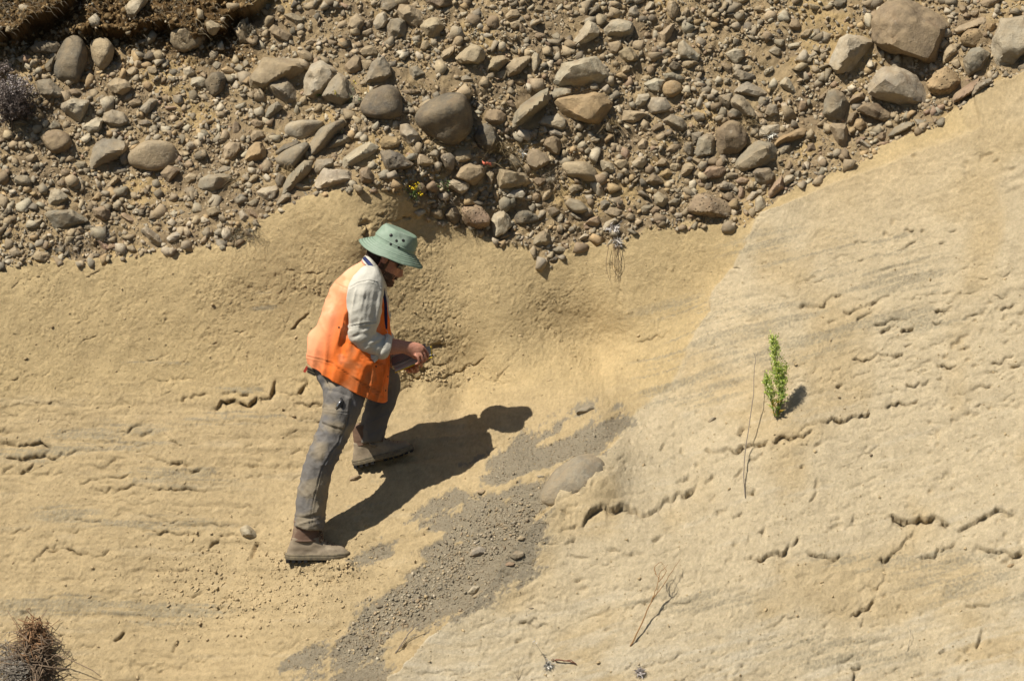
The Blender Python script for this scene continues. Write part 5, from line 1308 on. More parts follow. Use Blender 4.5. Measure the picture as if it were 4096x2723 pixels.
# ---- trousers
near_leg = limb([(1352, 1480, .12, 80, .10), (1378, 1560, .075, 84, .105), (1352, 1680, .045, 70, .092), (1322, 1755, .025, 63, .084), (1298, 1806, .015, 62, .081), (1266, 1890, .008, 59, .078), (1250, 1980, .004, 61, .078), (1238, 2092, .0, 63, .077), (1237, 2100, .0, 62, .076)], 60, 40)
far_leg = limb([(1392, 1490, .25, 78, .095), (1470, 1500, .33, 68, .088), (1532, 1514, .39, 64, .08), (1541, 1560, .41, 58, .076), (1512, 1640, .418, 56, .074), (1496, 1700, .42, 53, .073), (1486, 1748, .42, 50, .072), (1485, 1754, .42, 49, .071)], 60, 40)
pelvis = rings([(1246, 1415, 1440, 1400, .18, .15), (1245, 1450, 1445, 1450, .18, .165), (1262, 1500, 1450, 1490, .18, .17), (1290, 1548, 1455, 1545, .18, .165), (1325, 1585, 1450, 1590, .18, .14)], 40, 24)
me = fuse([near_leg, far_leg, pelvis], .0052, 5); v, n = get_v(me); px, py = proj(v); near = sstep(.2, .14, v[:, 1]); far = 1 - near
h = np.zeros(len(v)); hn = lambda u, w, sd: vnoise(u, w, v[:, 1] * 9, seed=sd)
sx = (px - 1300) * .96 + (py - 1800) * .27; sy = (py - 1800) * .96 - (px - 1300) * .27
rg = lambda q: (1 - np.abs(q)) ** 2 - .45
h += near * (.0085 * rg(hn(sx / 95, (sy + sx * .35) / 26, 1)) * np.exp(-((sy + 5) / 75) ** 2) + .0040 * 1.6 * rg(hn((sx + sy * .5) / 60, (sy - sx * .8) / 34, 2)) + .0025 * hn(px / 16, py / 30, 7))
h += near * .006 * hn((px - py * .25) / 26, (py + px * .6) / 110, 3) * G(px, py, 1390, 1600, 120, 70)
h += near * .007 * rg(hn(sx / 80, (py + px * .3) / 22, 4)) * G(px, py, 1240, 2075, 140, 45)
h += near * .005 * hn((px + py) / 60, (py - px * .5) / 14, 5) * G(px, py, 1290, 1520, 60, 70)
fx = px - 1500; h += far * (.006 * rg(hn(fx / 60, (py + fx * .5) / 26, 6)))
pocket = [(1312, 1563), (1345, 1568), (1405, 1590), (1392, 1660), (1374, 1716), (1330, 1706), (1287, 1690), (1298, 1630)]
sd = poly_sd(px, py, pocket); nface = near * sstep(-.0, -.35, n[:, 1]); h += nface * .0075 * sstep(-3, 4, sd) - nface * .003 * np.exp(-(sd / 4) ** 2)
for seam in ([(1400, 1592), (1388, 1690), (1352, 1770), (1322, 1810), (1285, 1880), (1258, 1980), (1237, 2095)], [(1303, 1640), (1400, 1650)], [(1260, 1445), (1302, 1500), (1318, 1550)]):
    d = line_d(px, py, seam); h += nface * (.0026 * np.exp(-((d - 4) / 3.5) ** 2) - .003 * np.exp(-(d / 2.6) ** 2))
h -= near * .0035 * np.exp(-((py - 2072 - (px - 1238) * .12) / 3.5) ** 2)
push(me, h); v, n = get_v(me)
base = np.array([.150, .137, .122]); dustc = np.array([.29, .235, .155])
d = sstep(-.05, .5, fbm(px / 75, py / 75, seed=71, octv=4) + .55 * G(px, py, 1310, 1900, 50, 60) + .5 * G(px, py, 1330, 1640, 40, 60) + .45 * G(px, py, 1300, 1540, 60, 40) + .35 * G(px, py, 1240, 2050, 90, 80) - .12) * .75
bl = sstep(.0, .5, fbm(px / 60, py / 60, seed=72, octv=3))[:, None] * .35
cc = base * (1 - bl) + np.array([.12, .122, .135]) * bl; cc = cc * (1 - d[:, None]) + dustc * d[:, None]; add_color(me, cc)
trousers = link('trousers', me, TROUSER, person)

# ---- vest: open-bottomed shell, back panel lapping over the front one at the side vent
rows = [(1235, 1437, 1549, 1604, .18, .205), (1233, 1405, 1559, 1500, .18, .208), (1243, 1340, 1562, 1410, .18, .20), (1268, 1294, 1558, 1330, .18, .192), (1289, 1238, 1550, 1250, .18, .19), (1309, 1182, 1543, 1195, .18, .192), (1345, 1125, 1534, 1155, .18, .195), (1401, 1074, 1528, 1122, .18, .165), (1446, 1043, 1522, 1090, .18, .085)]
vv, vf = rings(rows, 150, 130, 2.25, (False, False)); me = new_mesh('vest', vv, vf); v, n = get_v(me); px, py = proj(v)
cen = np.array([P(1420, 1350, .18)]); flip = np.sign(((v - cen) * n).sum(1)); n = n * flip[:, None] if flip.mean() < 0 else n
nearf = sstep(.16, .06, v[:, 1]); h = np.zeros(len(v))
vent = np.array([(1392, 1160), (1390, 1245), (1374, 1310), (1352, 1380), (1345, 1412), (1338, 1470)])
dxl = np.interp(py, vent[:, 1], vent[:, 0]) - px
h += nearf * (.017 * sstep(-3, 3, dxl) * sstep(1200, 1270, py) * sstep(1470, 1400, py) * np.exp(-np.maximum(dxl, 0) / 90) - .016 * sstep(3, -3, dxl) * np.exp(-np.maximum(-dxl, 0) / 26) * sstep(1225, 1290, py) * sstep(1430, 1370, py))
h += .016 * ((1 - np.abs(vnoise((px + py * .22) / 40, (py - px * .35) / 210, v[:, 1] * 5, seed=21))) ** 2 - .4) * sstep(1150, 1330, py) + .005 * ((1 - np.abs(vnoise((px - py * .4) / 40, (py + px * .3) / 120, v[:, 1] * 5, seed=29))) ** 2 - .4) + .0045 * vnoise(px / 70, py / 60, v[:, 1] * 8, seed=22)
h += nearf * .007 * np.maximum(0, vnoise((px - py * .5) / 22, (py + px * .5) / 120, seed=25)) * G(px, py, 1450, 1480, 90, 80)
for seam in ([(1401, 1372), (1380, 1420), (1354, 1475)], [(1447, 1432), (1411, 1505), (1480, 1548), (1522, 1570), (1537, 1458), (1447, 1432)], [(1240, 1425), (1330, 1452), (1410, 1508), (1512, 1580), (1552, 1592)], [(1340, 1130), (1395, 1156)], [(1535, 1600), (1545, 1480)]):
    d = line_d(px, py, seam); h += nearf * (.0022 * np.exp(-((d - 4.5) / 3.5) ** 2) - .0032 * np.exp(-(d / 2.4) ** 2))
h += nearf * .006 * sstep(-2, 3, poly_sd(px, py, [(1447, 1432), (1411, 1505), (1480, 1548), (1522, 1570), (1537, 1458)]))
v = v + n * h[:, None]; me.vertices.foreach_set('co', v.astype(np.float32).ravel()); me.update()
fade_glare = sstep(1450, 1290, px + .45 * (py - 1200)) * .75 + .35 * sstep(.0, .5, fbm(px / 60, py / 60, seed=27)) + .45 * sstep(1150, 1060, py)  # sun glare painted pale over back and shoulders, plus patchy cloth fade
cc = np.array([.76, .165, .028]) * (1 - np.clip(fade_glare, 0, 1)[:, None]) + np.array([.86, .45, .27]) * np.clip(fade_glare, 0, 1)[:, None]
sl_ = np.minimum.reduce([line_d(px, py, s_) for s_ in ([(1401, 1372), (1380, 1420), (1354, 1475)], [(1447, 1432), (1411, 1505), (1480, 1548), (1522, 1570), (1537, 1458), (1447, 1432)], [(1240, 1425), (1330, 1452), (1410, 1508), (1512, 1580), (1552, 1592)], [(1340, 1130), (1395, 1156)], [(1535, 1600), (1545, 1480)])]); cc = cc * (1 - .35 * np.exp(-(sl_ / 2.5) ** 2) * nearf)[:, None]
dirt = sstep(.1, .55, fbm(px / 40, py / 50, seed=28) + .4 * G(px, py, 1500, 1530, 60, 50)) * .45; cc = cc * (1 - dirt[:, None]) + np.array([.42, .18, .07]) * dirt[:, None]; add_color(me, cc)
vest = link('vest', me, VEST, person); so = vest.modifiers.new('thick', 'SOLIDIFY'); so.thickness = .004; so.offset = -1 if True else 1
def disc(p, nrm, r, t, mb, sides=14, col=None):
    nrm = np.asarray(nrm) / np.linalg.norm(nrm); mb.tube([p - nrm * t, p + nrm * t * .6, p + nrm * t], r, r * .8, sides, col)
from mathutils.bvhtree import BVHTree
def hit(bv, x, y):
    d = CF + CR * ((x - 2048) * KPX) + CU * ((1361.5 - y) * KPX); q = bv.ray_cast(Vector(CAM), Vector(d).normalized()); return (np.array(q[0]), np.array(q[1])) if q[0] else (P(x, y, 0), np.array([0, -1., 0]))
def bvh(o):
    me = o.data; return BVHTree.FromPolygons([tuple(p.co) for p in me.vertices], [tuple(p.vertices) for p in me.polygons])
bv = bvh(vest)
for x, y in ((1356, 1309), (1504, 1465), (1551, 1505), (1542, 1561)):
    mb = MB(); p, nn = hit(bv, x, y); disc(p, nn if nn[1] < 0 else -nn, .0052, .003, mb); mb.build('snap', DARKM, vest)

# ---- shirt: near sleeve, far sleeve, body showing at the collar, rolled cuffs with a hanging flap
sleeve = limb([(1480, 1098, .07, 30, .05), (1474, 1118, .012, 58, .07), (1464, 1160, -.008, 71, .073), (1459, 1225, -.012, 68, .070), (1452, 1290, -.008, 58, .062), (1446, 1335, -.002, 52, .058), (1474, 1366, .012, 47, .055), (1506, 1378, .026, 44, .053), (1538, 1386, .04, 42, .05)], 60, 40)
fsleeve = limb([(1470, 1105, .29, 42, .05), (1478, 1130, .35, 58, .07), (1496, 1210, .378, 62, .068), (1516, 1330, .382, 52, .058), (1550, 1392, .342, 46, .05), (1585, 1428, .305, 42, .045)], 50, 36)
chest = rings([(1330, 1250, 1530, 1260, .18, .165), (1350, 1160, 1522, 1180, .18, .17), (1410, 1095, 1515, 1130, .18, .14), (1452, 1062, 1515, 1105, .18, .075)], 40, 20)
me = fuse([sleeve, fsleeve, chest], .005, 3); v, n = get_v(me); px, py = proj(v); h = np.zeros(len(v)); nf = sstep(.12, .04, v[:, 1])
h += nf * .014 * ((1 - np.abs(vnoise((px + .18 * py) / 20, (py - .2 * px) / 150, v[:, 1] * 9, seed=41))) ** 2 - .4) * sstep(1130, 1180, py) * sstep(1330, 1270, py)
h += nf * .009 * vnoise((px - .9 * py) / 70, (py + .5 * px) / 15, v[:, 1] * 10, seed=42) * G(px, py, 1470, 1345, 85, 55)
h += (1 - nf) * .006 * vnoise(px / 30, py / 20, v[:, 1] * 10, seed=43) + nf * .003 * vnoise(px / 26, py / 26, v[:, 1] * 10, seed=44)
d = line_d(px, py, [(1400, 1152), (1430, 1132), (1475, 1122), (1510, 1130), (1522, 1150)]); h += nf * (.002 * np.exp(-((d - 4) / 3) ** 2) - .003 * np.exp(-(d / 2.4) ** 2))
d = line_d(px, py, [(1396, 1306), (1425, 1300), (1460, 1292), (1500, 1288)]); h += nf * (.003 * np.exp(-((d - 4) / 3) ** 2) - .004 * np.exp(-(d / 2.4) ** 2))
push(me, h); shirt = link('shirt', me, SHIRT, person)
def band(upper, lower, name, mat, parent, thick=.004, n=26, wave=0.0):
    u = resample(upper, n); l = resample(lower, n); k = 5; v = []
    for i in range(n):
        a, b = P(*u[i]), P(*l[i])
        for j in range(k): v.append(a + (b - a) * j / (k - 1) + YC * wave * math.sin(i * .9 + j) * -1)
    f = [(i * k + j, i * k + j + 1, (i + 1) * k + j + 1, (i + 1) * k + j) for i in range(n - 1) for j in range(k - 1)]
    o = link(name, new_mesh(name, v, f), mat, parent); s = o.modifiers.new('thick', 'SOLIDIFY'); s.thickness = thick; s.offset = 0; return o
band([(1462, 1022, .18), (1478, 1030, .108), (1500, 1052, .088), (1522, 1084, .092), (1540, 1128, .125), (1546, 1144, .15)], [(1448, 1040, .18), (1456, 1052, .075), (1484, 1082, .052), (1508, 1112, .052), (1530, 1150, .09), (1544, 1160, .14)], 'collar', SHIRT, shirt, .005, wave=.002)
band([(1462, 1022, .18), (1480, 1030, .252), (1504, 1054, .272), (1525, 1086, .268), (1543, 1130, .24), (1548, 1146, .21)], [(1448, 1040, .18), (1462, 1052, .285), (1490, 1082, .308), (1512, 1112, .308), (1532, 1150, .27), (1546, 1160, .22)], 'collar', SHIRT, shirt, .005)
def roll(path, n, sides, name):
    vv, ff = limb(path, n, sides, cap=False); o = link(name, new_mesh(name, vv, ff), SHIRT, shirt); s = o.modifiers.new('t', 'SOLIDIFY'); s.thickness = .005; s.offset = 0; return o, vv
o, vv = roll([(1522, 1380, .034, 46, .054), (1532, 1384, .038, 51, .058), (1548, 1389, .045, 47, .053), (1555, 1391, .047, 41, .047)], 22, 40, 'cuff')
v, n = get_v(o.data); px, py = proj(v); push(o.data, .003 * vnoise((px + py) / 12, (py - px) / 40, v[:, 1] * 20, seed=46))
roll([(1588, 1430, .302, 45, .048), (1600, 1440, .292, 44, .046)], 8, 30, 'cuff')
band([(1470, 1404, .012), (1490, 1420, .0), (1508, 1418, .0), (1524, 1402, .01), (1533, 1412, .02)], [(1466, 1432, .03), (1475, 1448, .015), (1495, 1452, .01), (1508, 1440, .012), (1524, 1418, .03)], 'cuff_flap', SHIRT, shirt, .004, wave=.003)
band([(1476, 1420, .05), (1492, 1426, .045), (1512, 1420, .045)], [(1474, 1446, .05), (1494, 1450, .045), (1508, 1440, .045)], 'cuff_flap', SHIRT, shirt, .004)

# ---- lanyard
strap = [(1456, 1029, .17), (1462, 1036, .085), (1480, 1056, .040), (1497, 1079, .024), (1513, 1106, .020), (1530, 1150, .04), (1541, 1205, .085), (1544, 1262, .095), (1543, 1316, .10)]
u = [(x + 5, y - 4, Y) if i < 5 else (x + 6, y, Y) for i, (x, y, Y) in enumerate(strap)]; l = [(x - 6, y + 5, Y - .004) if i < 5 else (x - 6, y, Y - .004) for i, (x, y, Y) in enumerate(strap)]
lan = band(u, l, 'lanyard', NAVY, person, .003, 50)
mb = MB(); q = P(1543, 1322, .098); mb.tube([q + .010 * np.array([math.sin(a), 0, math.cos(a)]) - np.array([0, 0, .008]) for a in np.linspace(0, 2 * math.pi, 15)], .0013, sides=6); mb.tube([q - np.array([0, 0, .016]), q - np.array([0, 0, .04])], .0016, sides=6); mb.build('lanyard_clip', STEEL, lan)

# ---- hair, beard, sunglasses
def head_patch(mask, off, name, mat, nh=70, nt=110, noise=.0025, h0=-.135, h1=.10):
    H_, T_ = np.meshgrid(np.linspace(h0, h1, nh), np.linspace(-math.pi, math.pi, nt), indexing='ij')
    k = mask(H_, np.abs(T_)); offs = off * np.clip(k, 0, 1) ** .5 + noise * np.random.default_rng(5).normal(0, 1, H_.shape) * (k > 0)
    hc = np.clip(H_, -.126, .126); pt = head_pt(hc, T_, offs - .003 * (k <= 0)) + (H_ - hc)[..., None] * HU
    idx = np.arange(nh * nt).reshape(nh, nt); q = np.stack([idx[:-1, :-1], idx[:-1, 1:], idx[1:, 1:], idx[1:, :-1]], -1).reshape(-1, 4); kk = (k > 0).ravel(); q = q[kk[q].any(1)]
    u, inv = np.unique(q, return_inverse=True); return link(name, new_mesh(name, pt.reshape(-1, 3)[u], inv.reshape(-1, 4)), mat, person)
def beard_mask(h, t):
    jaw = sstep(-.034, -.062, h + .022 * np.cos(t) * (t < 1.2)) * sstep(1.15, .85, t); side_ = sstep(.02, .0, h) * sstep(1.34, 1.44, t) * sstep(1.66, 1.58, t)
    mous = sstep(-.052, -.056, h) * sstep(-.072, -.066, h) * sstep(.38, .30, t); mouth = sstep(-.090, -.084, h) * sstep(-.066, -.072, h) * sstep(.36, .26, t)
    cheek = .6 * sstep(-.045, -.07, h) * sstep(.45, .8, t) * sstep(1.30, 1.1, t)
    return np.clip(np.maximum.reduce([np.where(h < -.078, jaw, 0), side_, mous, cheek]) - mouth, 0, 1)
head_patch(beard_mask, .008, 'beard', BEARD, noise=.0016)
head_patch(lambda h, t: (sstep(1.75, 2.0, t) * sstep(-.062, -.045, h) + sstep(1.45, 1.6, t) * sstep(.02, .03, h)) * sstep(.060, .045, h), .008, 'hair', HAIR, noise=.002)
sg = MB()
for sy in (-1, 1):
    uu, ww = np.meshgrid(np.linspace(0, 1, 12), np.linspace(-1, 1, 8), indexing='ij'); yy = sy * (.010 + .054 * uu); hz = .008 + ww * (.019 * (1 - .25 * uu ** 2)) + .003; xx = .108 - 5.2 * (np.abs(yy) - .01) ** 2 - .35 * (np.abs(yy) - .01) - .004 * ww ** 2
    pt = EAR + xx[..., None] * HF - yy[..., None] * YC + hz[..., None] * HU; i_ = np.arange(96).reshape(12, 8)
    sg.add(pt.reshape(-1, 3), [tuple(q) for q in np.stack([i_[:-1, :-1], i_[:-1, 1:], i_[1:, 1:], i_[1:, :-1]], -1).reshape(-1, 4)])
gl = sg.build('sunglasses', LENSM, person); so = gl.modifiers.new('t', 'SOLIDIFY'); so.thickness = .003; so.offset = 0
fr = MB(); 
for sy in (-1, 1): fr.tube([EAR + x * HF - sy * y * YC + z * HU for x, y, z in ((.094, .064, .018), (.07, .076, .018), (.03, .079, .016), (-.005, .080, .012), (-.02, .079, -.004))], .0026, .0022, 6)
fr.tube([EAR + .110 * HF + y * YC + .014 * HU for y in (-.011, 0, .011)], .002, sides=6); fr.build('spectacle_frame', BLACK, gl)

# ---- hat
HA = math.radians(24.5); AX = np.array([math.sin(HA), 0, math.cos(HA)]); AF = np.array([math.cos(HA), 0, -math.sin(HA)]); HC = P(1577, 984, .18)
def hat_ring(r_f, r_b, w, z, sides=96, wob=0.0, sd=0, droop=0.0):
    a = np.arange(sides) * 2 * math.pi / sides; ca, sa = np.cos(a), np.sin(a)
    wv = wob * vnoise(np.cos(a) * 1.6 + 5, np.sin(a) * 1.6 + sd, seed=7)
    return HC + np.where(ca > 0, ca * r_f, ca * r_b)[:, None] * AF + (sa * w)[:, None] * YC + (z + wv + droop * np.cos(a) - .6 * wob * np.abs(np.sin(a)))[:, None] * AX
def revolve(rws, cap): return tube_faces(np.array([hat_ring(*r) for r in rws]), (False, cap))
cr = [(.109, .110, .096, -.004), (.1095, .1105, .097, .0), (.1085, .1095, .096, .004), (.107, .108, .095, .020), (.1085, .1095, .0965, .0215), (.107, .108, .095, .023), (.102, .101, .091, .045), (.0955, .095, .086, .068), (.091, .090, .082, .082), (.087, .085, .078, .0865), (.075, .070, .066, .088), (.045, .04, .04, .086), (.01, .01, .01, .085)]
rz = resample([c for c in cr[:3]], 5).tolist() + resample(cr[2:6], 12).tolist()[1:] + resample(cr[5:], 34).tolist()[1:]
cv, cf = revolve([tuple(q) for q in rz], True); me = new_mesh('crown', cv, cf); v, n = get_v(me); d = v - HC; zz = d @ AX; ff = d @ AF; yy = d[:, 1]
h = .006 * vnoise(ff * 20, yy * 20, zz * 34, seed=33) * sstep(.0, .03, zz) + .004 * ((1 - np.abs(vnoise(ff * 26 + zz * 20, yy * 26, zz * 16, seed=34))) ** 2 - .4) * sstep(.02, .05, zz) - .010 * G(ff * 1000, zz * 1000, -55, 80, 24, 16) * (yy < .03) - .006 * G(ff * 1000, zz * 1000, 20, 60, 40, 14)
v = v + (d - zz[:, None] * AX) / np.maximum(np.linalg.norm(d - zz[:, None] * AX, axis=1), .02)[:, None] * h[:, None]; me.vertices.foreach_set('co', v.astype(np.float32).ravel()); me.update()
hat = link('hat', me, HAT, person)
br = []
for i in range(40):
    t = i / 39; rr = .100 + t * .075; st = .0022 * math.cos(t * 2 * math.pi * 7) * (t > .15)
    br.append((rr * 1.0 + .0, rr * 1.0, rr * (.9 + .03 * t), .003 - .049 * t ** 1.15 + st, 110, .010 * t, 3, .004 * t))
bvv, bff = tube_faces(np.array([hat_ring(*b) for b in br]), (False, False)); brim = link('brim', new_mesh('brim', bvv, bff), HAT, hat); so = brim.modifiers.new('t', 'SOLIDIFY'); so.thickness = .004; so.offset = -1
hb, bb = bvh(hat), bvh(brim)
for x, y, src, r in ((1564, 941, hb, .0092), (1613, 962, hb, .0092), (1586, 963, hb, .0076), (1563, 977, hb, .007), (1595, 989, hb, .007), (1571, 1020, bb, .007)):
    p, nn = hit(src, x, y); nn = nn if nn @ (CAM - p) > 0 else -nn; mb = MB(); disc(p, nn, r, .0016, mb, 16); mb.build('eyelet', DARKM, hat)

# ---- boots
def boot(ox, oy, Y, deg, label):
    """ox,oy: photo pixel of the middle of the sole; the shape is the near boot's outline"""
    cx, cy = 1270.0, 2236.0; q0 = P(ox, oy, Y); a = math.radians(deg); k = MPP
    def W(x, y, yy):       # outline px -> world
        u = (x - cx) * k; w = -(y - cy) * k; return q0 + np.array([u * math.cos(a) - w * math.sin(a), yy, u * math.sin(a) + w * math.cos(a)])
    def sheet(rws, n, sides, sup, toe=0.0):
        r = resample(rws, n); an = np.arange(sides) * 2 * math.pi / sides; out = []
        for y, b, f, hw in r:
            ca, sa = np.cos(an), np.sin(an); e = 2 / sup; ca = np.sign(ca) * np.abs(ca) ** e; sa = np.sign(sa) * np.abs(sa) ** e
            x = (b + f) / 2 + (f - b) / 2 * ca; t = (x - 1142) / 260
            wd = hw * (np.interp(t, [0, .12, .35, .55, .75, .92, 1], [.78, .92, .82, .95, 1.1, .95, .7]) if toe else 1.0)
            out.append([W(px_, y, s_ * w_) for px_, s_, w_ in zip(x, sa, np.broadcast_to(wd, x.shape))])
        return tube_faces(np.array(out))
    up = sheet([(2200, 1148, 1388, .047), (2188, 1152, 1372, .047), (2180, 1155, 1345, .047), (2168, 1161, 1316, .048), (2152, 1167, 1296, .049), (2138, 1171, 1287, .050)], 26, 44, 2.3, 1)
    toe = sheet([(2218, 1146, 1398, .0485), (2208, 1147, 1394, .048), (2196, 1150, 1380, .047), (2186, 1153, 1360, .044)], 14, 44, 2.3, 1)
    me = fuse([up, toe], .0042, 5); v, n = get_v(me); push(me, .0022 * vnoise(v[:, 0] * 30, v[:, 2] * 45, v[:, 1] * 30, seed=51))
    b = link('boot', me, LEATHER, person); b['label'] = label
    sh = sheet([(2152, 1168, 1294, .047), (2135, 1172, 1285, .048), (2105, 1178, 1279, .050), (2070, 1182, 1276, .052)], 22, 40, 2.1); me = new_mesh('boot_shaft', *sh); v, n = get_v(me); push(me, .003 * vnoise(v[:, 0] * 20, v[:, 2] * 60, v[:, 1] * 20, seed=52)); link('boot_shaft', me, SHAFT, b)
    so_ = sheet([(2230, 1141, 1400, .0535), (2222, 1140, 1402, .055), (2217, 1140, 1402, .055), (2215, 1142, 1401, .0535), (2212, 1140, 1402, .0545), (2207, 1142, 1398, .053)], 20, 56, 2.4, 1); link('sole', new_mesh('sole', *so_), SOLE, b)
    tr = MB()
    for i in range(11):
        x0 = 1146 + i * 24 if i < 4 else 1160 + i * 22.5
        if i == 4: continue
        for sy in (-.052, -.018, .018):
            w0 = .9 if 1 < i < 9 else .78
            c8 = [W(x, y, (sy + dy) * w0) for dy in (0, .032) for x, y in ((x0, 2228), (x0 + 15, 2228), (x0 + 14, 2240 - .25 * max(0, i - 7) * 8), (x0 + 1, 2240 - .25 * max(0, i - 7) * 8))]
            tr.add(c8, [(0, 1, 2, 3), (7, 6, 5, 4), (0, 4, 5, 1), (1, 5, 6, 2), (2, 6, 7, 3), (3, 7, 4, 0)])
    tr.build('tread', BLACK, b, smooth=False)
    lc = MB(); pts = [(1300, 2160), (1312, 2170), (1328, 2179), (1344, 2186), (1290, 2145), (1286, 2128)]
    for i, (x, y) in enumerate(pts):
        lc.tube([W(x - 8, y + 8, -.034), W(x + 1, y - 2, -.018), W(x + 3, y - 4, 0), W(x + 1, y - 2, .018), W(x - 8, y + 8, .034)], .0024, sides=6)
        lc.tube([W(x - 8, y + 8, -.034), W(x + 6, y + 4, 0), W(x - 2, y + 16, .034)], .0022, sides=6)
    lc.tube([W(1284, 2122, -.02), W(1292, 2112, -.035), W(1298, 2126, -.04), W(1294, 2150, -.04), W(1288, 2160, -.036)], .0022, sides=6); lc.tube([W(1284, 2122, -.02), W(1287, 2108, -.038), W(1284, 2130, -.045), W(1286, 2158, -.045)], .0022, sides=6)
    lc.build('bootlace', LACE, b)
boot(1270, 2236, .0, 1.5, 'dusty brown boot of the rear leg, flat on the sand')
boot(1534, 1834, .42, 15.5, 'brown boot of the forward leg, higher up the slope')

# ---- things he carries
m = NT('yellow_cover'); YEL = m.done((.72, .52, .03), None, .5)
m = NT('paper'); PAPER = m.done(m.mix(m.ramp(m.noise(8, 3), .4, .6), (.50, .47, .40), (.40, .37, .30)), None, .8)
m = NT('grey_cover'); GREYC = m.done((.23, .215, .19), m.bump(m.noise(60, 3), .3, .002), .7)
ea = P(1580, 1489, .135); eb = P(1728, 1427, .125); ax_ = eb - ea; L_ = np.linalg.norm(ax_); ax_ /= L_; dp = np.array([0.02, .93, .30]); dp -= ax_ * (dp @ ax_); dp /= np.linalg.norm(dp); nz_ = np.cross(ax_, dp); nz_ = nz_ if nz_[2] > 0 else -nz_
nb = empty('notebook', (ea + eb) / 2); tag(nb, 'open yellow-edged field notebook held in the man\'s hands', 'notebook')
def slab(name, mat, x0, x1, y0, y1, z0, z1, par, bend=0.0):
    nx_ = 10; v = []; 
    for i in range(nx_):
        x = x0 + (x1 - x0) * i / (nx_ - 1); zb = bend * math.sin(math.pi * i / (nx_ - 1))
        for y, z in ((y0, z0), (y1, z0), (y1, z1 + zb), (y0, z1 + zb)): v.append(ea + ax_ * x + dp * y + nz_ * z)
    f = [(i * 4 + j, i * 4 + (j + 1) % 4, (i + 1) * 4 + (j + 1) % 4, (i + 1) * 4 + j) for i in range(nx_ - 1) for j in range(4)] + [(0, 1, 2, 3), (nx_ * 4 - 1, nx_ * 4 - 2, nx_ * 4 - 3, nx_ * 4 - 4)]
    return link(name, new_mesh(name, v, f, False), mat, par)
slab('cover', YEL, 0, L_, -.003, .122, -.003, .001, nb); slab('page_block', PAPER, .004, L_ - .004, .0, .118, .0012, .008, nb); slab('page_block', PAPER, .0, L_ - .03, .03, .12, .0105, .017, nb, .004); slab('cover', GREYC, -.004, L_ - .02, .035, .124, .0235, .027, nb, .004)
bpy.context.view_layer.update()
pn = empty('pen', P(1712, 1428, .10)); tag(pn, 'slim black-tipped pen between the man\'s fingers', 'pen')
pa, pb = P(1690, 1436, .105), P(1738, 1418, .098); mb = MB(); mb.tube([pa, pa + (pb - pa) * .62], .0042, sides=10); mb.build('barrel', BLACK, pn)
mb = MB(); mb.tube([pa + (pb - pa) * .62, pa + (pb - pa) * .9], .0046, .004, 10); mb.build('grip', DARKM, pn); mb = MB(); mb.tube([pa + (pb - pa) * .9, pb], .0036, .001, 10); mb.build('tip', STEEL, pn)
br_ = empty('brush', P(1236, 1478, .10)); tag(br_, 'small red-ended brush sticking out of the back trouser pocket', 'brush')
m = NT('red_paint'); RED = m.done((.42, .06, .04), None, .5)
def box8(mb, a, b, w, t, up=(0, 0, 1)):
    a, b = np.asarray(a), np.asarray(b); d = b - a; d /= np.linalg.norm(d); s = np.cross(d, up); s /= np.linalg.norm(s); q = np.cross(s, d)
    mb.add([p + s * w * i + q * t * j for p in (a, b) for i, j in ((-1, -1), (1, -1), (1, 1), (-1, 1))], [(0, 1, 2, 3), (7, 6, 5, 4), (0, 4, 5, 1), (1, 5, 6, 2), (2, 6, 7, 3), (3, 7, 4, 0)])
mb = MB(); box8(mb, P(1219, 1474, .09), P(1228, 1479, .09), .008, .016); mb.build('red_end', RED, br_, False)
for i in range(5):
    mb = MB(); o_ = (i - 2) * 5; box8(mb, P(1229, 1478 + o_, .088), P(1262, 1493 + o_, .09), .007, .0022); mb.build('bristle_row', BLACK if i % 2 else SOLE, br_, False)
kn = empty('penknife', P(1355, 1618, -.03)); tag(kn, 'steel clip of a penknife hooked on the thigh pocket', 'penknife'); tb = bvh(trousers)
pts = [hit(tb, x, y) for x, y in ((1343, 1632), (1350, 1622), (1357, 1611), (1364, 1601))]; mb = MB(); mb.tube([p + np.array([0, -.006, 0]) for p, _ in pts], .0042, .0034, 8); mb.build('clip', STEEL, kn)
pts = [hit(tb, x, y) for x, y in ((1362, 1590), (1372, 1606), (1366, 1630))]; mb = MB(); mb.tube([p + np.array([0, -.003, 0]) for p, _ in pts], .006, .004, 8); mb.build('handle', BLACK, kn)
# ------------------------------------------------------------------ plants, twigs, grass, scraps
def plant_mat(name, use='col', rough=.7, trans=.0):
    m = NT(name); a = m.attr('col'); k = m.done(m.mix(m.ramp(m.noise(60, 3), .4, .65, 0, .35), a, m.mix(1.0, a, (.7, .75, .6), 'MULTIPLY')), None, rough)
    if trans: m.b.inputs['Transmission Weight'].default_value = 0; m.b.inputs['Subsurface Weight'].default_value = trans; m.b.inputs['Subsurface Radius'].default_value = (.004, .005, .002)
    return k
LEAFM = plant_mat('green_leaf', trans=.25); DRYM = plant_mat('dry_stalk', rough=.85)
rg_ = np.random.default_rng(404)
def jit(a=1.0): return rg_.normal(0, a, 3)
def gp(x, y, e=0.0): return ground_at([x], [y], e)[0][0]
def colv(c, j=.15): return tuple(np.array(c) * (1 + rg_.uniform(-j, j)))
def path_px(pts, e=0.0, n=24):
    """points given as (px, py, metres in front of the ground)"""
    r = []
    for x, y, f in pts:
        g = gp(x, y); r.append(g + (CAM - g) / np.linalg.norm(CAM - g) * f)
    return resample(r, n)

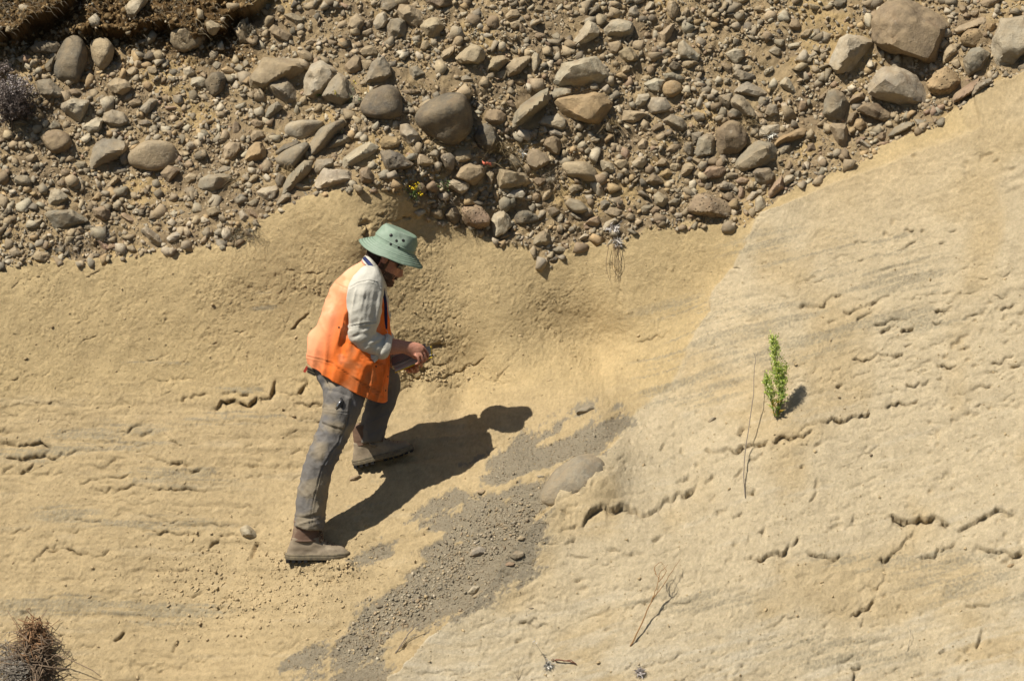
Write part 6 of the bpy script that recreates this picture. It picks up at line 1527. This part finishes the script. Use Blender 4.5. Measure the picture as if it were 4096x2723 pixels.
# green fleabane on the right slope: two wands, leaves below, clouds of small heads above
base = gp(3110, 1668)
root = empty('green_plant', base); tag(root, 'bright green feathery weed growing upright on the bare beige slope', 'plant')
st = MB(); lf = []; fl = MB(); toCam = (CAM - base) / np.linalg.norm(CAM - base)
wands = [([(3106, 1668), (3112, 1590), (3108, 1500), (3092, 1420), (3080, 1352)], .06, 1.0, 46), ([(3098, 1664), (3082, 1600), (3068, 1550), (3056, 1520)], .05, .62, 34), ([(3114, 1666), (3122, 1600), (3128, 1530), (3135, 1470)], .04, .55, 30)]
for wi, (pp, lean, hgt, wpx) in enumerate(wands):
    w3 = resample([base + CR * (x - 3110) * MPP + np.array([0, -.01 - lean * (1668 - y) / 320 * .6, (1668 - y) * MPP * 1.02]) for x, y in pp], 40); st.tube(w3, .0036, .0012, 6, (.16, .22, .05))
    for k in range(int((26, 15, 12)[wi])):                                   # lance leaves low down
        i = int(rg_.uniform(.02, .55) * 39); a = rg_.uniform(0, 6.28); d = np.array([math.cos(a), math.sin(a) * .8, .55 + rg_.uniform(0, .5)])
        yellow = i < 9 and rg_.uniform() < .5; lf.append((w3[i], d, rg_.uniform(.035, .065) * (1 if i < 22 else .7), .0085, colv((.42, .27, .035) if yellow else (.24, .36, .06))))
    ntw = (190, 80, 64)[wi]
    for k in range(ntw):                                                     # thin side sprays and their heads
        t = rg_.uniform(.34 if wi == 0 else .3, 1.0); p0 = w3[int(t * 39)]; a = rg_.uniform(0, 6.28); spread = (wpx * MPP) * (1.0 - .75 * max(0, t - .35)) * rg_.uniform(.2, .85)
        p1 = p0 + np.array([math.cos(a) * spread, math.sin(a) * spread * .9, rg_.uniform(.015, .05)]); q = resample([p0, (p0 + p1) / 2 + np.array([0, 0, -.006]), p1], 5); st.tube(q, .0010, .0006, 3, (.17, .27, .05))
        for j in range(7):
            u = rg_.uniform(.45, 1.0); c = p0 + (p1 - p0) * u + jit(.006); g = rg_.uniform()
            cc = colv((.50, .56, .12) if g < .55 else (.33, .46, .08) if g < .82 else (.68, .66, .32)); r_ = rg_.uniform(.0022, .0042); d = rg_.normal(0, 1, 3); d[2] = abs(d[2]) + .6
            fl.leaf(c, d, r_ * 3.0, r_ * 1.6, (.2, -1, .1), cc, .1)
st.build('stem', LEAFM, root, color=True)
for b_, d, L_, w_, c_ in lf:
    mb = MB(); mb.leaf(b_, d, L_, w_, (0, -.4, 1), c_, .35); mb.build('leaf', LEAFM, root, color=True)
tag(fl.build('flower_heads', LEAFM, root, color=True), kind='stuff')

def twig(name, label, cat, paths, r0, r1, col):
    o0 = path_px(paths[0])[0]; root = None
    mb = MB()
    for i, p in enumerate(paths): q = path_px(p); mb.tube(q + rg_.normal(0, .0012, q.shape), r0 * (1 if i == 0 else .6), r1, 5, colv(col, .05))
    o = mb.build(name, DRYM, None, color=True); tag(o, label, cat); return o
twig('dry_twig', 'thin bent grey stem standing beside the green weed', 'twig', [[(2982, 1992, .0), (2976, 1920, .02), (2980, 1820, .05), (2995, 1690, .10), (3012, 1570, .14), (3016, 1480, .16), (3024, 1440, .16), (3016, 1412, .15)]], .0030, .0014, (.20, .165, .13))
twig('dry_twig', 'forked orange-brown dead twig with wispy ends on the lower slope', 'twig', [[(2522, 2586, .0), (2545, 2545, .02), (2590, 2440, .06), (2620, 2370, .09), (2634, 2320, .11), (2622, 2296, .11)], [(2632, 2330, .10), (2655, 2300, .12), (2665, 2280, .12), (2650, 2262, .12)], [(2624, 2300, .11), (2618, 2275, .12), (2640, 2250, .12), (2660, 2262, .12)], [(2610, 2395, .08), (2650, 2345, .07), (2690, 2280, .07), (2722, 2232, .06)], [(2634, 2320, .1), (2640, 2290, .1), (2672, 2255, .09)], [(2612, 2390, .08), (2625, 2380, .09), (2632, 2352, .10)]], .0042, .0009, (.30, .17, .075))
twig('dry_twig', 'bare grey stick poking out of the gravel at the bottom of the gully', 'twig', [[(1584, 2610, .0), (1608, 2575, .02), (1640, 2528, .05), (1668, 2500, .07), (1696, 2476, .08)], [(1600, 2590, .01), (1622, 2560, .02), (1632, 2540, .03), (1650, 2515, .05)], [(1668, 2500, .07), (1680, 2498, .07)]], .0036, .001, (.22, .18, .14))
twig('red_root', 'short reddish root lying beside the silvery dead rosette', 'root', [[(2220, 2642, .01), (2235, 2640, .02), (2265, 2644, .015), (2295, 2650, .01), (2308, 2660, .0)], [(2265, 2644, .015), (2285, 2640, .02), (2300, 2652, .01)]], .0045, .0018, (.20, .085, .055))
twig('dry_twig', 'pale hair-thin stem low on the right-hand slope', 'twig', [[(3628, 2606, .0), (3640, 2560, .02), (3642, 2530, .03), (3632, 2500, .03), (3632, 2500, .03)]], .0014, .0008, (.36, .30, .22))
twig('dry_twig', 'two hair-thin straw stems at the very bottom of the slope', 'twig', [[(2072, 2720, .0), (2076, 2680, .02), (2100, 2620, .04)], [(2072, 2720, .0), (2060, 2690, .02), (2030, 2680, .03)]], .0014, .0008, (.38, .30, .20))

def rosette(px, py, label, n, size, col, stalk=None, name='dead_plant', tops=0, spread=1.0, hang=0):
    g = gp(px, py, .01); root = empty(name, g); tag(root, label, 'plant'); mb = MB()
    for k in range(n):
        a = rg_.uniform(0, 6.28); d = np.array([math.cos(a) * spread, -.35 - rg_.uniform(0, .5), math.sin(a) * spread * .8 + .15]); L_ = size * rg_.uniform(.5, 1.1)
        mb.leaf(g + jit(size * .22), d, L_, L_ * .22, rg_.normal(0, 1, 3), colv(col), .5)
    for k in range(n // 3):
        a = rg_.uniform(0, 6.28); mb.tube(resample([g, g + np.array([math.cos(a), -.4, math.sin(a)]) * size * .5, g + np.array([math.cos(a) * 1.1, -.5, math.sin(a) * .9]) * size + jit(size * .2)], 6), .0013, .0006, 4, colv(np.array(col) * .6))
    tag(mb.build('leaves', DRYM, root, color=True), kind='stuff')
    if stalk:
        sm = MB(); q = path_px(stalk); sm.tube(q, .0018, .0011, 5, colv((.36, .29, .2))); 
        for k in range(16): sm.leaf(q[-1] + jit(.008), rg_.normal(0, 1, 3), .010, .005, rg_.normal(0, 1, 3), colv((.55, .50, .44)), .3)
        sm.build('stem', DRYM, root, color=True)
    if hang:
        rm = MB()
        for k in range(hang): x = px + rg_.normal(0, 14); rm.tube(path_px([(x, py + 10, .03), (x + rg_.normal(0, 10), py + 60 + rg_.uniform(0, 40), .03), (x + rg_.normal(0, 16), py + 90 + rg_.uniform(0, 90), .008)], n=10), .0016, .0007, 4, colv((.13, .085, .05)))
        rm.build('hanging_root', DRYM, root, color=True)
    return root
WHT = (.74, .70, .64)
rosette(2192, 2662, 'silvery white dead rosette with one flower stalk at the bottom of the slope', 60, .027, (.62, .58, .52), [(2190, 2655, .02), (2178, 2630, .05), (2156, 2594, .07), (2140, 2572, .08)])
rosette(3418, 172, 'small white dead plant clinging to a pale boulder', 46, .040, (.80, .77, .73))
rosette(3415, 210, 'tiny white dead sprig just under the white plant on the pale boulder', 20, .028, (.80, .77, .73))
rosette(2470, 970, 'whitish dried plant hanging over the sandstone rim with loose roots', 60, .036, (.56, .51, .46), hang=7)
rosette(2452, 915, 'small white dried flower cluster on the rubble edge', 50, .040, (.68, .62, .58))
rosette(2560, 2688, 'pinkish-white dried flower mat on the bottom edge of the slope', 120, .026, (.56, .49, .45), spread=1.6)
rosette(3082, 540, 'small grey-white dead plant beside the ochre cigar-shaped stone', 36, .040, (.72, .68, .6))
rosette(2086, 612, 'tiny bright white dead sprig between stones below the straw tuft', 16, .030, (.66, .64, .60))
rosette(3455, 42, 'thin white dead sprig beside the huge brown boulder', 16, .030, (.55, .51, .46))

def tuft(px, py, label, n, L, col, droop=.5, name='grass_tuft', wide=26, dirx=0.0, cat='grass tuft'):
    mb = MB()
    for k in range(n):
        x = px + rg_.normal(0, wide); y = py + rg_.normal(0, wide * .5); g = gp(x, y); a = rg_.normal(dirx, .9); l = L * rg_.uniform(.5, 1.2)
        d = np.array([math.sin(a), -.55 - rg_.uniform(0, .4), math.cos(a)]); d /= np.linalg.norm(d); q = resample([g, g + d * l * .55, g + d * l + np.array([0, -.02, -l * droop * rg_.uniform(.2, 1.2)])], 6)
        mb.tube(q, .0013, .0005, 3, colv(col, .25))
    o = mb.build(name, DRYM, None, color=True); tag(o, label, cat, kind='stuff' if n > 4 else None); return o
STR = (.40, .30, .165)
tuft(2015, 610, 'straw-coloured dry grass tuft in the dark gap by the blue-grey diamond stone', 90, .13, STR, wide=30)
tuft(2448, 505, 'straw-coloured dry grass tuft beside the tan brick-like block', 45, .10, STR, wide=12)
tuft(1160, 690, 'thin straw stems beside the smooth grey roller-shaped boulder', 16, .12, STR, wide=22)
tuft(950, 735, 'thin straw stems beside the grey boat-shaped stone', 14, .12, STR, wide=16, dirx=-.5)
tuft(1665, 350, 'fine straw by the brown lens-shaped stone above the largest dark boulder', 22, .09, STR, wide=26)
tuft(1690, 585, 'flattened straw below the largest smooth dark boulder', 26, .10, (.36, .28, .16), wide=28, dirx=1.2)
tuft(2200, 715, 'wiry grey-brown dead plant under the tan nose-shaped boulder', 46, .09, (.24, .19, .13), wide=30)
tuft(1770, 815, 'low grey wiry dead plant above the row of edge stones', 50, .06, (.23, .19, .15), wide=30)
tuft(1900, 930, 'low dead plant under the pink-centred disc', 40, .045, (.19, .15, .10), wide=34)
tuft(985, 940, 'pale dry grass where the rubble meets the sandstone knob', 130, .06, (.33, .28, .19), wide=44)
tuft(1055, 380, 'tall straw stems beside the squarish grey block', 14, .14, STR, wide=12)
tuft(2990, 490, 'straw at the foot of the pink-shouldered stone', 24, .08, STR, wide=22)
tuft(2720, 560, 'long straw stalk leaning by the grey boulders', 8, .16, (.42, .34, .22), wide=8, dirx=.7)
tuft(990, 128, 'pale wiry plant growing on the tan shield-shaped stone', 26, .10, (.34, .29, .21), wide=8)
tuft(395, 945, 'silvery dead twiglets under the fish-shaped boulder', 60, .05, (.38, .34, .29), wide=34)
tuft(270, 975, 'grey dead twiglets below the fish-shaped boulder, nearer the sandstone', 46, .05, (.33, .29, .24), wide=30)
tuft(680, 640, 'thin grey weed growing against the big loaf-shaped boulder', 12, .09, (.25, .22, .17), wide=16)
# small living weeds
def weed(px, py, label, n, L, col, fcol=None):
    g = gp(px, py); root = empty('weed', g); tag(root, label, 'plant'); sm, lm, fm = MB(), MB(), MB()
    for k in range(n):
        a = rg_.uniform(-1.2, 1.2); d = np.array([math.sin(a), -.5, math.cos(a)]); l = L * rg_.uniform(.5, 1); q = resample([g + jit(.008), g + d * l * .5, g + d * l], 6); sm.tube(q, .0012, .0007, 4, colv(col))
        for j in range(9): lm.leaf(q[rg_.integers(0, 6)] + jit(.004), rg_.normal(0, 1, 3), .018, .006, rg_.normal(0, 1, 3), colv(col), .3)
        if fcol and k % 2 == 0:
            for j in range(12): fm.leaf(q[-1] + jit(.006), rg_.normal(0, 1, 3), .011, .006, rg_.normal(0, 1, 3), colv(fcol), .2)
    sm.build('stem', LEAFM, root, color=True); tag(lm.build('leaves', LEAFM, root, color=True), kind='stuff')
    if fcol: tag(fm.build('flowers', LEAFM, root, color=True), kind='stuff')
weed(1658, 790, 'yellow-flowered little weed on the rubble edge above the hat', 8, .08, (.13, .19, .06), (.72, .50, .02))
weed(1278, 376, 'tiny bright green sprout at the foot of the tall pale split boulder', 6, .04, (.13, .24, .05))
weed(1405, 420, 'thin greyish weed with a yellow tip below the grey triangular boulder', 4, .13, (.20, .21, .12), (.5, .4, .05))
weed(1780, 755, 'sparse green weed on the rubble edge near the pale rectangular stone', 5, .06, (.16, .22, .09))
weed(1322, 560, 'thin weed sprouting beside the bent grey boulder', 4, .09, (.22, .22, .12))
# scrap of tape
m = NT('flagging_tape'); TAPE = m.done((.62, .17, .10), None, .6)
q = path_px([(1930, 653, .06), (1940, 660, .07), (1952, 658, .06), (1968, 664, .05)], n=12); mb = MB()
for i in range(11): mb.add([q[i], q[i + 1], q[i + 1] + np.array([.004 * math.sin(i), 0, .014 + .004 * math.cos(i * 2)]), q[i] + np.array([0, 0, .012])], [(0, 1, 2, 3)])
o = mb.build('tape_scrap', TAPE); so = o.modifiers.new('t', 'SOLIDIFY'); so.thickness = .0015; tag(o, 'scrap of salmon-pink flagging tape caught among the stones', 'tape')

# shrubs: upper left, and the uprooted clump at the lower left
def shrub(name, label, cx, cy, rx, ry, n, stemcol, leafcol, flower=None, dep=.10, nleaf=6):
    g = gp(cx, cy + ry * .6); root = empty(name, g); tag(root, label, 'shrub'); sm, lm, fm = MB(), MB(), MB(); c0 = gp(cx, cy)
    for k in range(n):
        a = rg_.uniform(0, 6.28); rr = math.sqrt(rg_.uniform(.05, 1)); x = cx + rx * rr * math.cos(a); y = cy + ry * rr * math.sin(a); f = dep * (1 - rr * rr) + .02 + rg_.uniform(0, .05)
        e = gp(x, y); e = e + (CAM - e) / np.linalg.norm(CAM - e) * f; s = g + jit(.03); q = resample([s, s + (e - s) * .5 + np.array([0, -.05, .02]) + jit(.02), e], 8); sm.tube(q, .0024, .0008, 4, colv(stemcol, .25))
        for j in range(nleaf):
            i = rg_.integers(3, 8); p = q[i] + jit(.010); sm.tube([q[i], p, p + jit(.012)], .001, .0006, 3, colv(stemcol, .25)); lm.leaf(p, rg_.normal(0, 1, 3), rg_.uniform(.010, .022), .006, rg_.normal(0, 1, 3), colv(leafcol, .3), .4)
        if flower is not None and y < cy - ry * .15 and rg_.uniform() < .75:
            for j in range(8): fm.leaf(e + jit(.010), rg_.normal(0, 1, 3), .010, .006, rg_.normal(0, 1, 3), colv(flower), .3)
    tag(sm.build('branches', DRYM, root, color=True), kind='stuff'); tag(lm.build('leaves', DRYM, root, color=True), kind='stuff')
    if flower is not None: tag(fm.build('flowers', DRYM, root, color=True), kind='stuff')
shrub('dry_shrub', 'purplish-grey dry shrub with pale flower heads at the photo\'s upper edge of shade', 55, 385, 95, 100, 170, (.11, .085, .075), (.17, .14, .12), (.42, .36, .34), .20, 7)
shrub('dry_shrub', 'pale pinkish sprig of dry flowers above the purplish dry shrub', 5, 270, 34, 26, 26, (.20, .16, .13), (.26, .21, .18), (.44, .36, .35), .06, 4)
cl = empty('uprooted_clump', gp(110, 2560)); tag(cl, 'uprooted dead bush with tangled brown roots in the bottom corner', 'bush'); rm, sm, lm = MB(), MB(), MB()
for k in range(200):   # fibrous root mass, upper part
    x = 135 + rg_.normal(0, 22); y = 2535 + rg_.normal(0, 38); f = .03 + .09 * math.exp(-((x - 118) / 45) ** 2) * rg_.uniform(.4, 1); rm.tube(path_px([(x, y, f), (x + rg_.normal(0, 22), y + rg_.normal(8, 22), f + rg_.normal(0, .012)), (x + rg_.normal(0, 34), y + rg_.normal(20, 36), f * .7)], n=6), .0032, .0012, 4, colv((.22, .125, .065), .35))
for k in range(150):   # thick tangled stems below
    x = 125 + rg_.normal(0, 26); y = 2640 + rg_.normal(0, 45); f = .03 + .08 * rg_.uniform(); rm.tube(path_px([(x, y, f), (x + rg_.normal(0, 30), y + rg_.normal(0, 30), f + .02), (x + rg_.normal(0, 60), y + rg_.normal(10, 44), f * .8), (x + rg_.normal(-20, 80), y + rg_.normal(20, 60), .03)], n=8), .0038, .0012, 5, colv((.17, .12, .08), .35))
for k in range(170):   # grey twigs spreading to the left
    x = 85 + rg_.normal(0, 34); y = 2665 + rg_.normal(0, 36); a = rg_.uniform(2.4, 4.0); L_ = rg_.uniform(40, 130); f = .03 + .08 * rg_.uniform()
    q = path_px([(x, y, f), (x + math.cos(a) * L_ * .5, y - math.sin(a) * L_ * .25 + rg_.normal(0, 10), f + .02), (x + math.cos(a) * L_, y + rg_.normal(6, 24), f)], n=6); sm.tube(q, .0016, .0007, 4, colv((.25, .21, .17), .3))
    for j in range(4): lm.leaf(q[rg_.integers(1, 6)] + jit(.008), rg_.normal(0, 1, 3), .016, .006, rg_.normal(0, 1, 3), colv((.30, .265, .215), .3), .4)
tag(rm.build('roots', DRYM, cl, color=True), kind='stuff'); tag(sm.build('twigs', DRYM, cl, color=True), kind='stuff'); tag(lm.build('leaves', DRYM, cl, color=True), kind='stuff')

# dead grass and clods on the turf bank, top left
mb = MB(); n = 5200
px_ = rg_.uniform(-500, 1000, n); py_ = rg_.uniform(-350, 215, n); w = np.clip(.35 + 1.1 * fbm(px_ / 150, py_ / 90, seed=881), 0, 1) * sstep(230, 130, py_ + 40 * fbm(px_ / 80, py_ / 80, seed=882) + np.maximum(0, 300 - px_) * -.1) * sstep(1000, 880, px_); k = rg_.uniform(0, 1, n) < w; px_, py_ = px_[k], py_[k]
g, nn = ground_at(px_, py_)
for i in range(len(px_)):
    a = rg_.normal(.3, .9); d = np.array([math.sin(a), -.7, .35 * math.cos(a) - .1]); l = rg_.uniform(.03, .11); mb.tube([g[i], g[i] + d * l * .6, g[i] + d * l + np.array([0, 0, -l * .35])], .0016, .0006, 3, colv((.27, .215, .135) if rg_.uniform() < .75 else (.20, .165, .125), .3))
o = mb.build('dead_grass', DRYM, None, color=True); tag(o, 'matted dead grass and roots covering the turf bank', kind='stuff')
rr = np.random.default_rng(99); n = 3000; px_ = rr.uniform(-300, 1080, n); py_ = rr.uniform(-300, 330, n); k = rr.uniform(0, 1, n) < sstep(340, 200, py_ + 60 * fbm(px_ / 90, py_ / 90, seed=883)) * sstep(1080, 950, px_); px_, py_ = px_[k], py_[k]
s_ = np.clip(9 * (1 - rr.uniform(0, 1, len(px_)) * .95) ** -.5, 9, 46); cc = np.tile((.235, .155, .07), (len(px_), 1)) * rr.uniform(.6, 1.35, (len(px_), 1))
me = rubble_mesh(px_, py_, s_, cc, (10, 16), 715, squash=(.6, 1), push=.2); tag(link('earth_clods', me, cmat), 'crumbling clods of brown earth along the turf bank', kind='stuff')
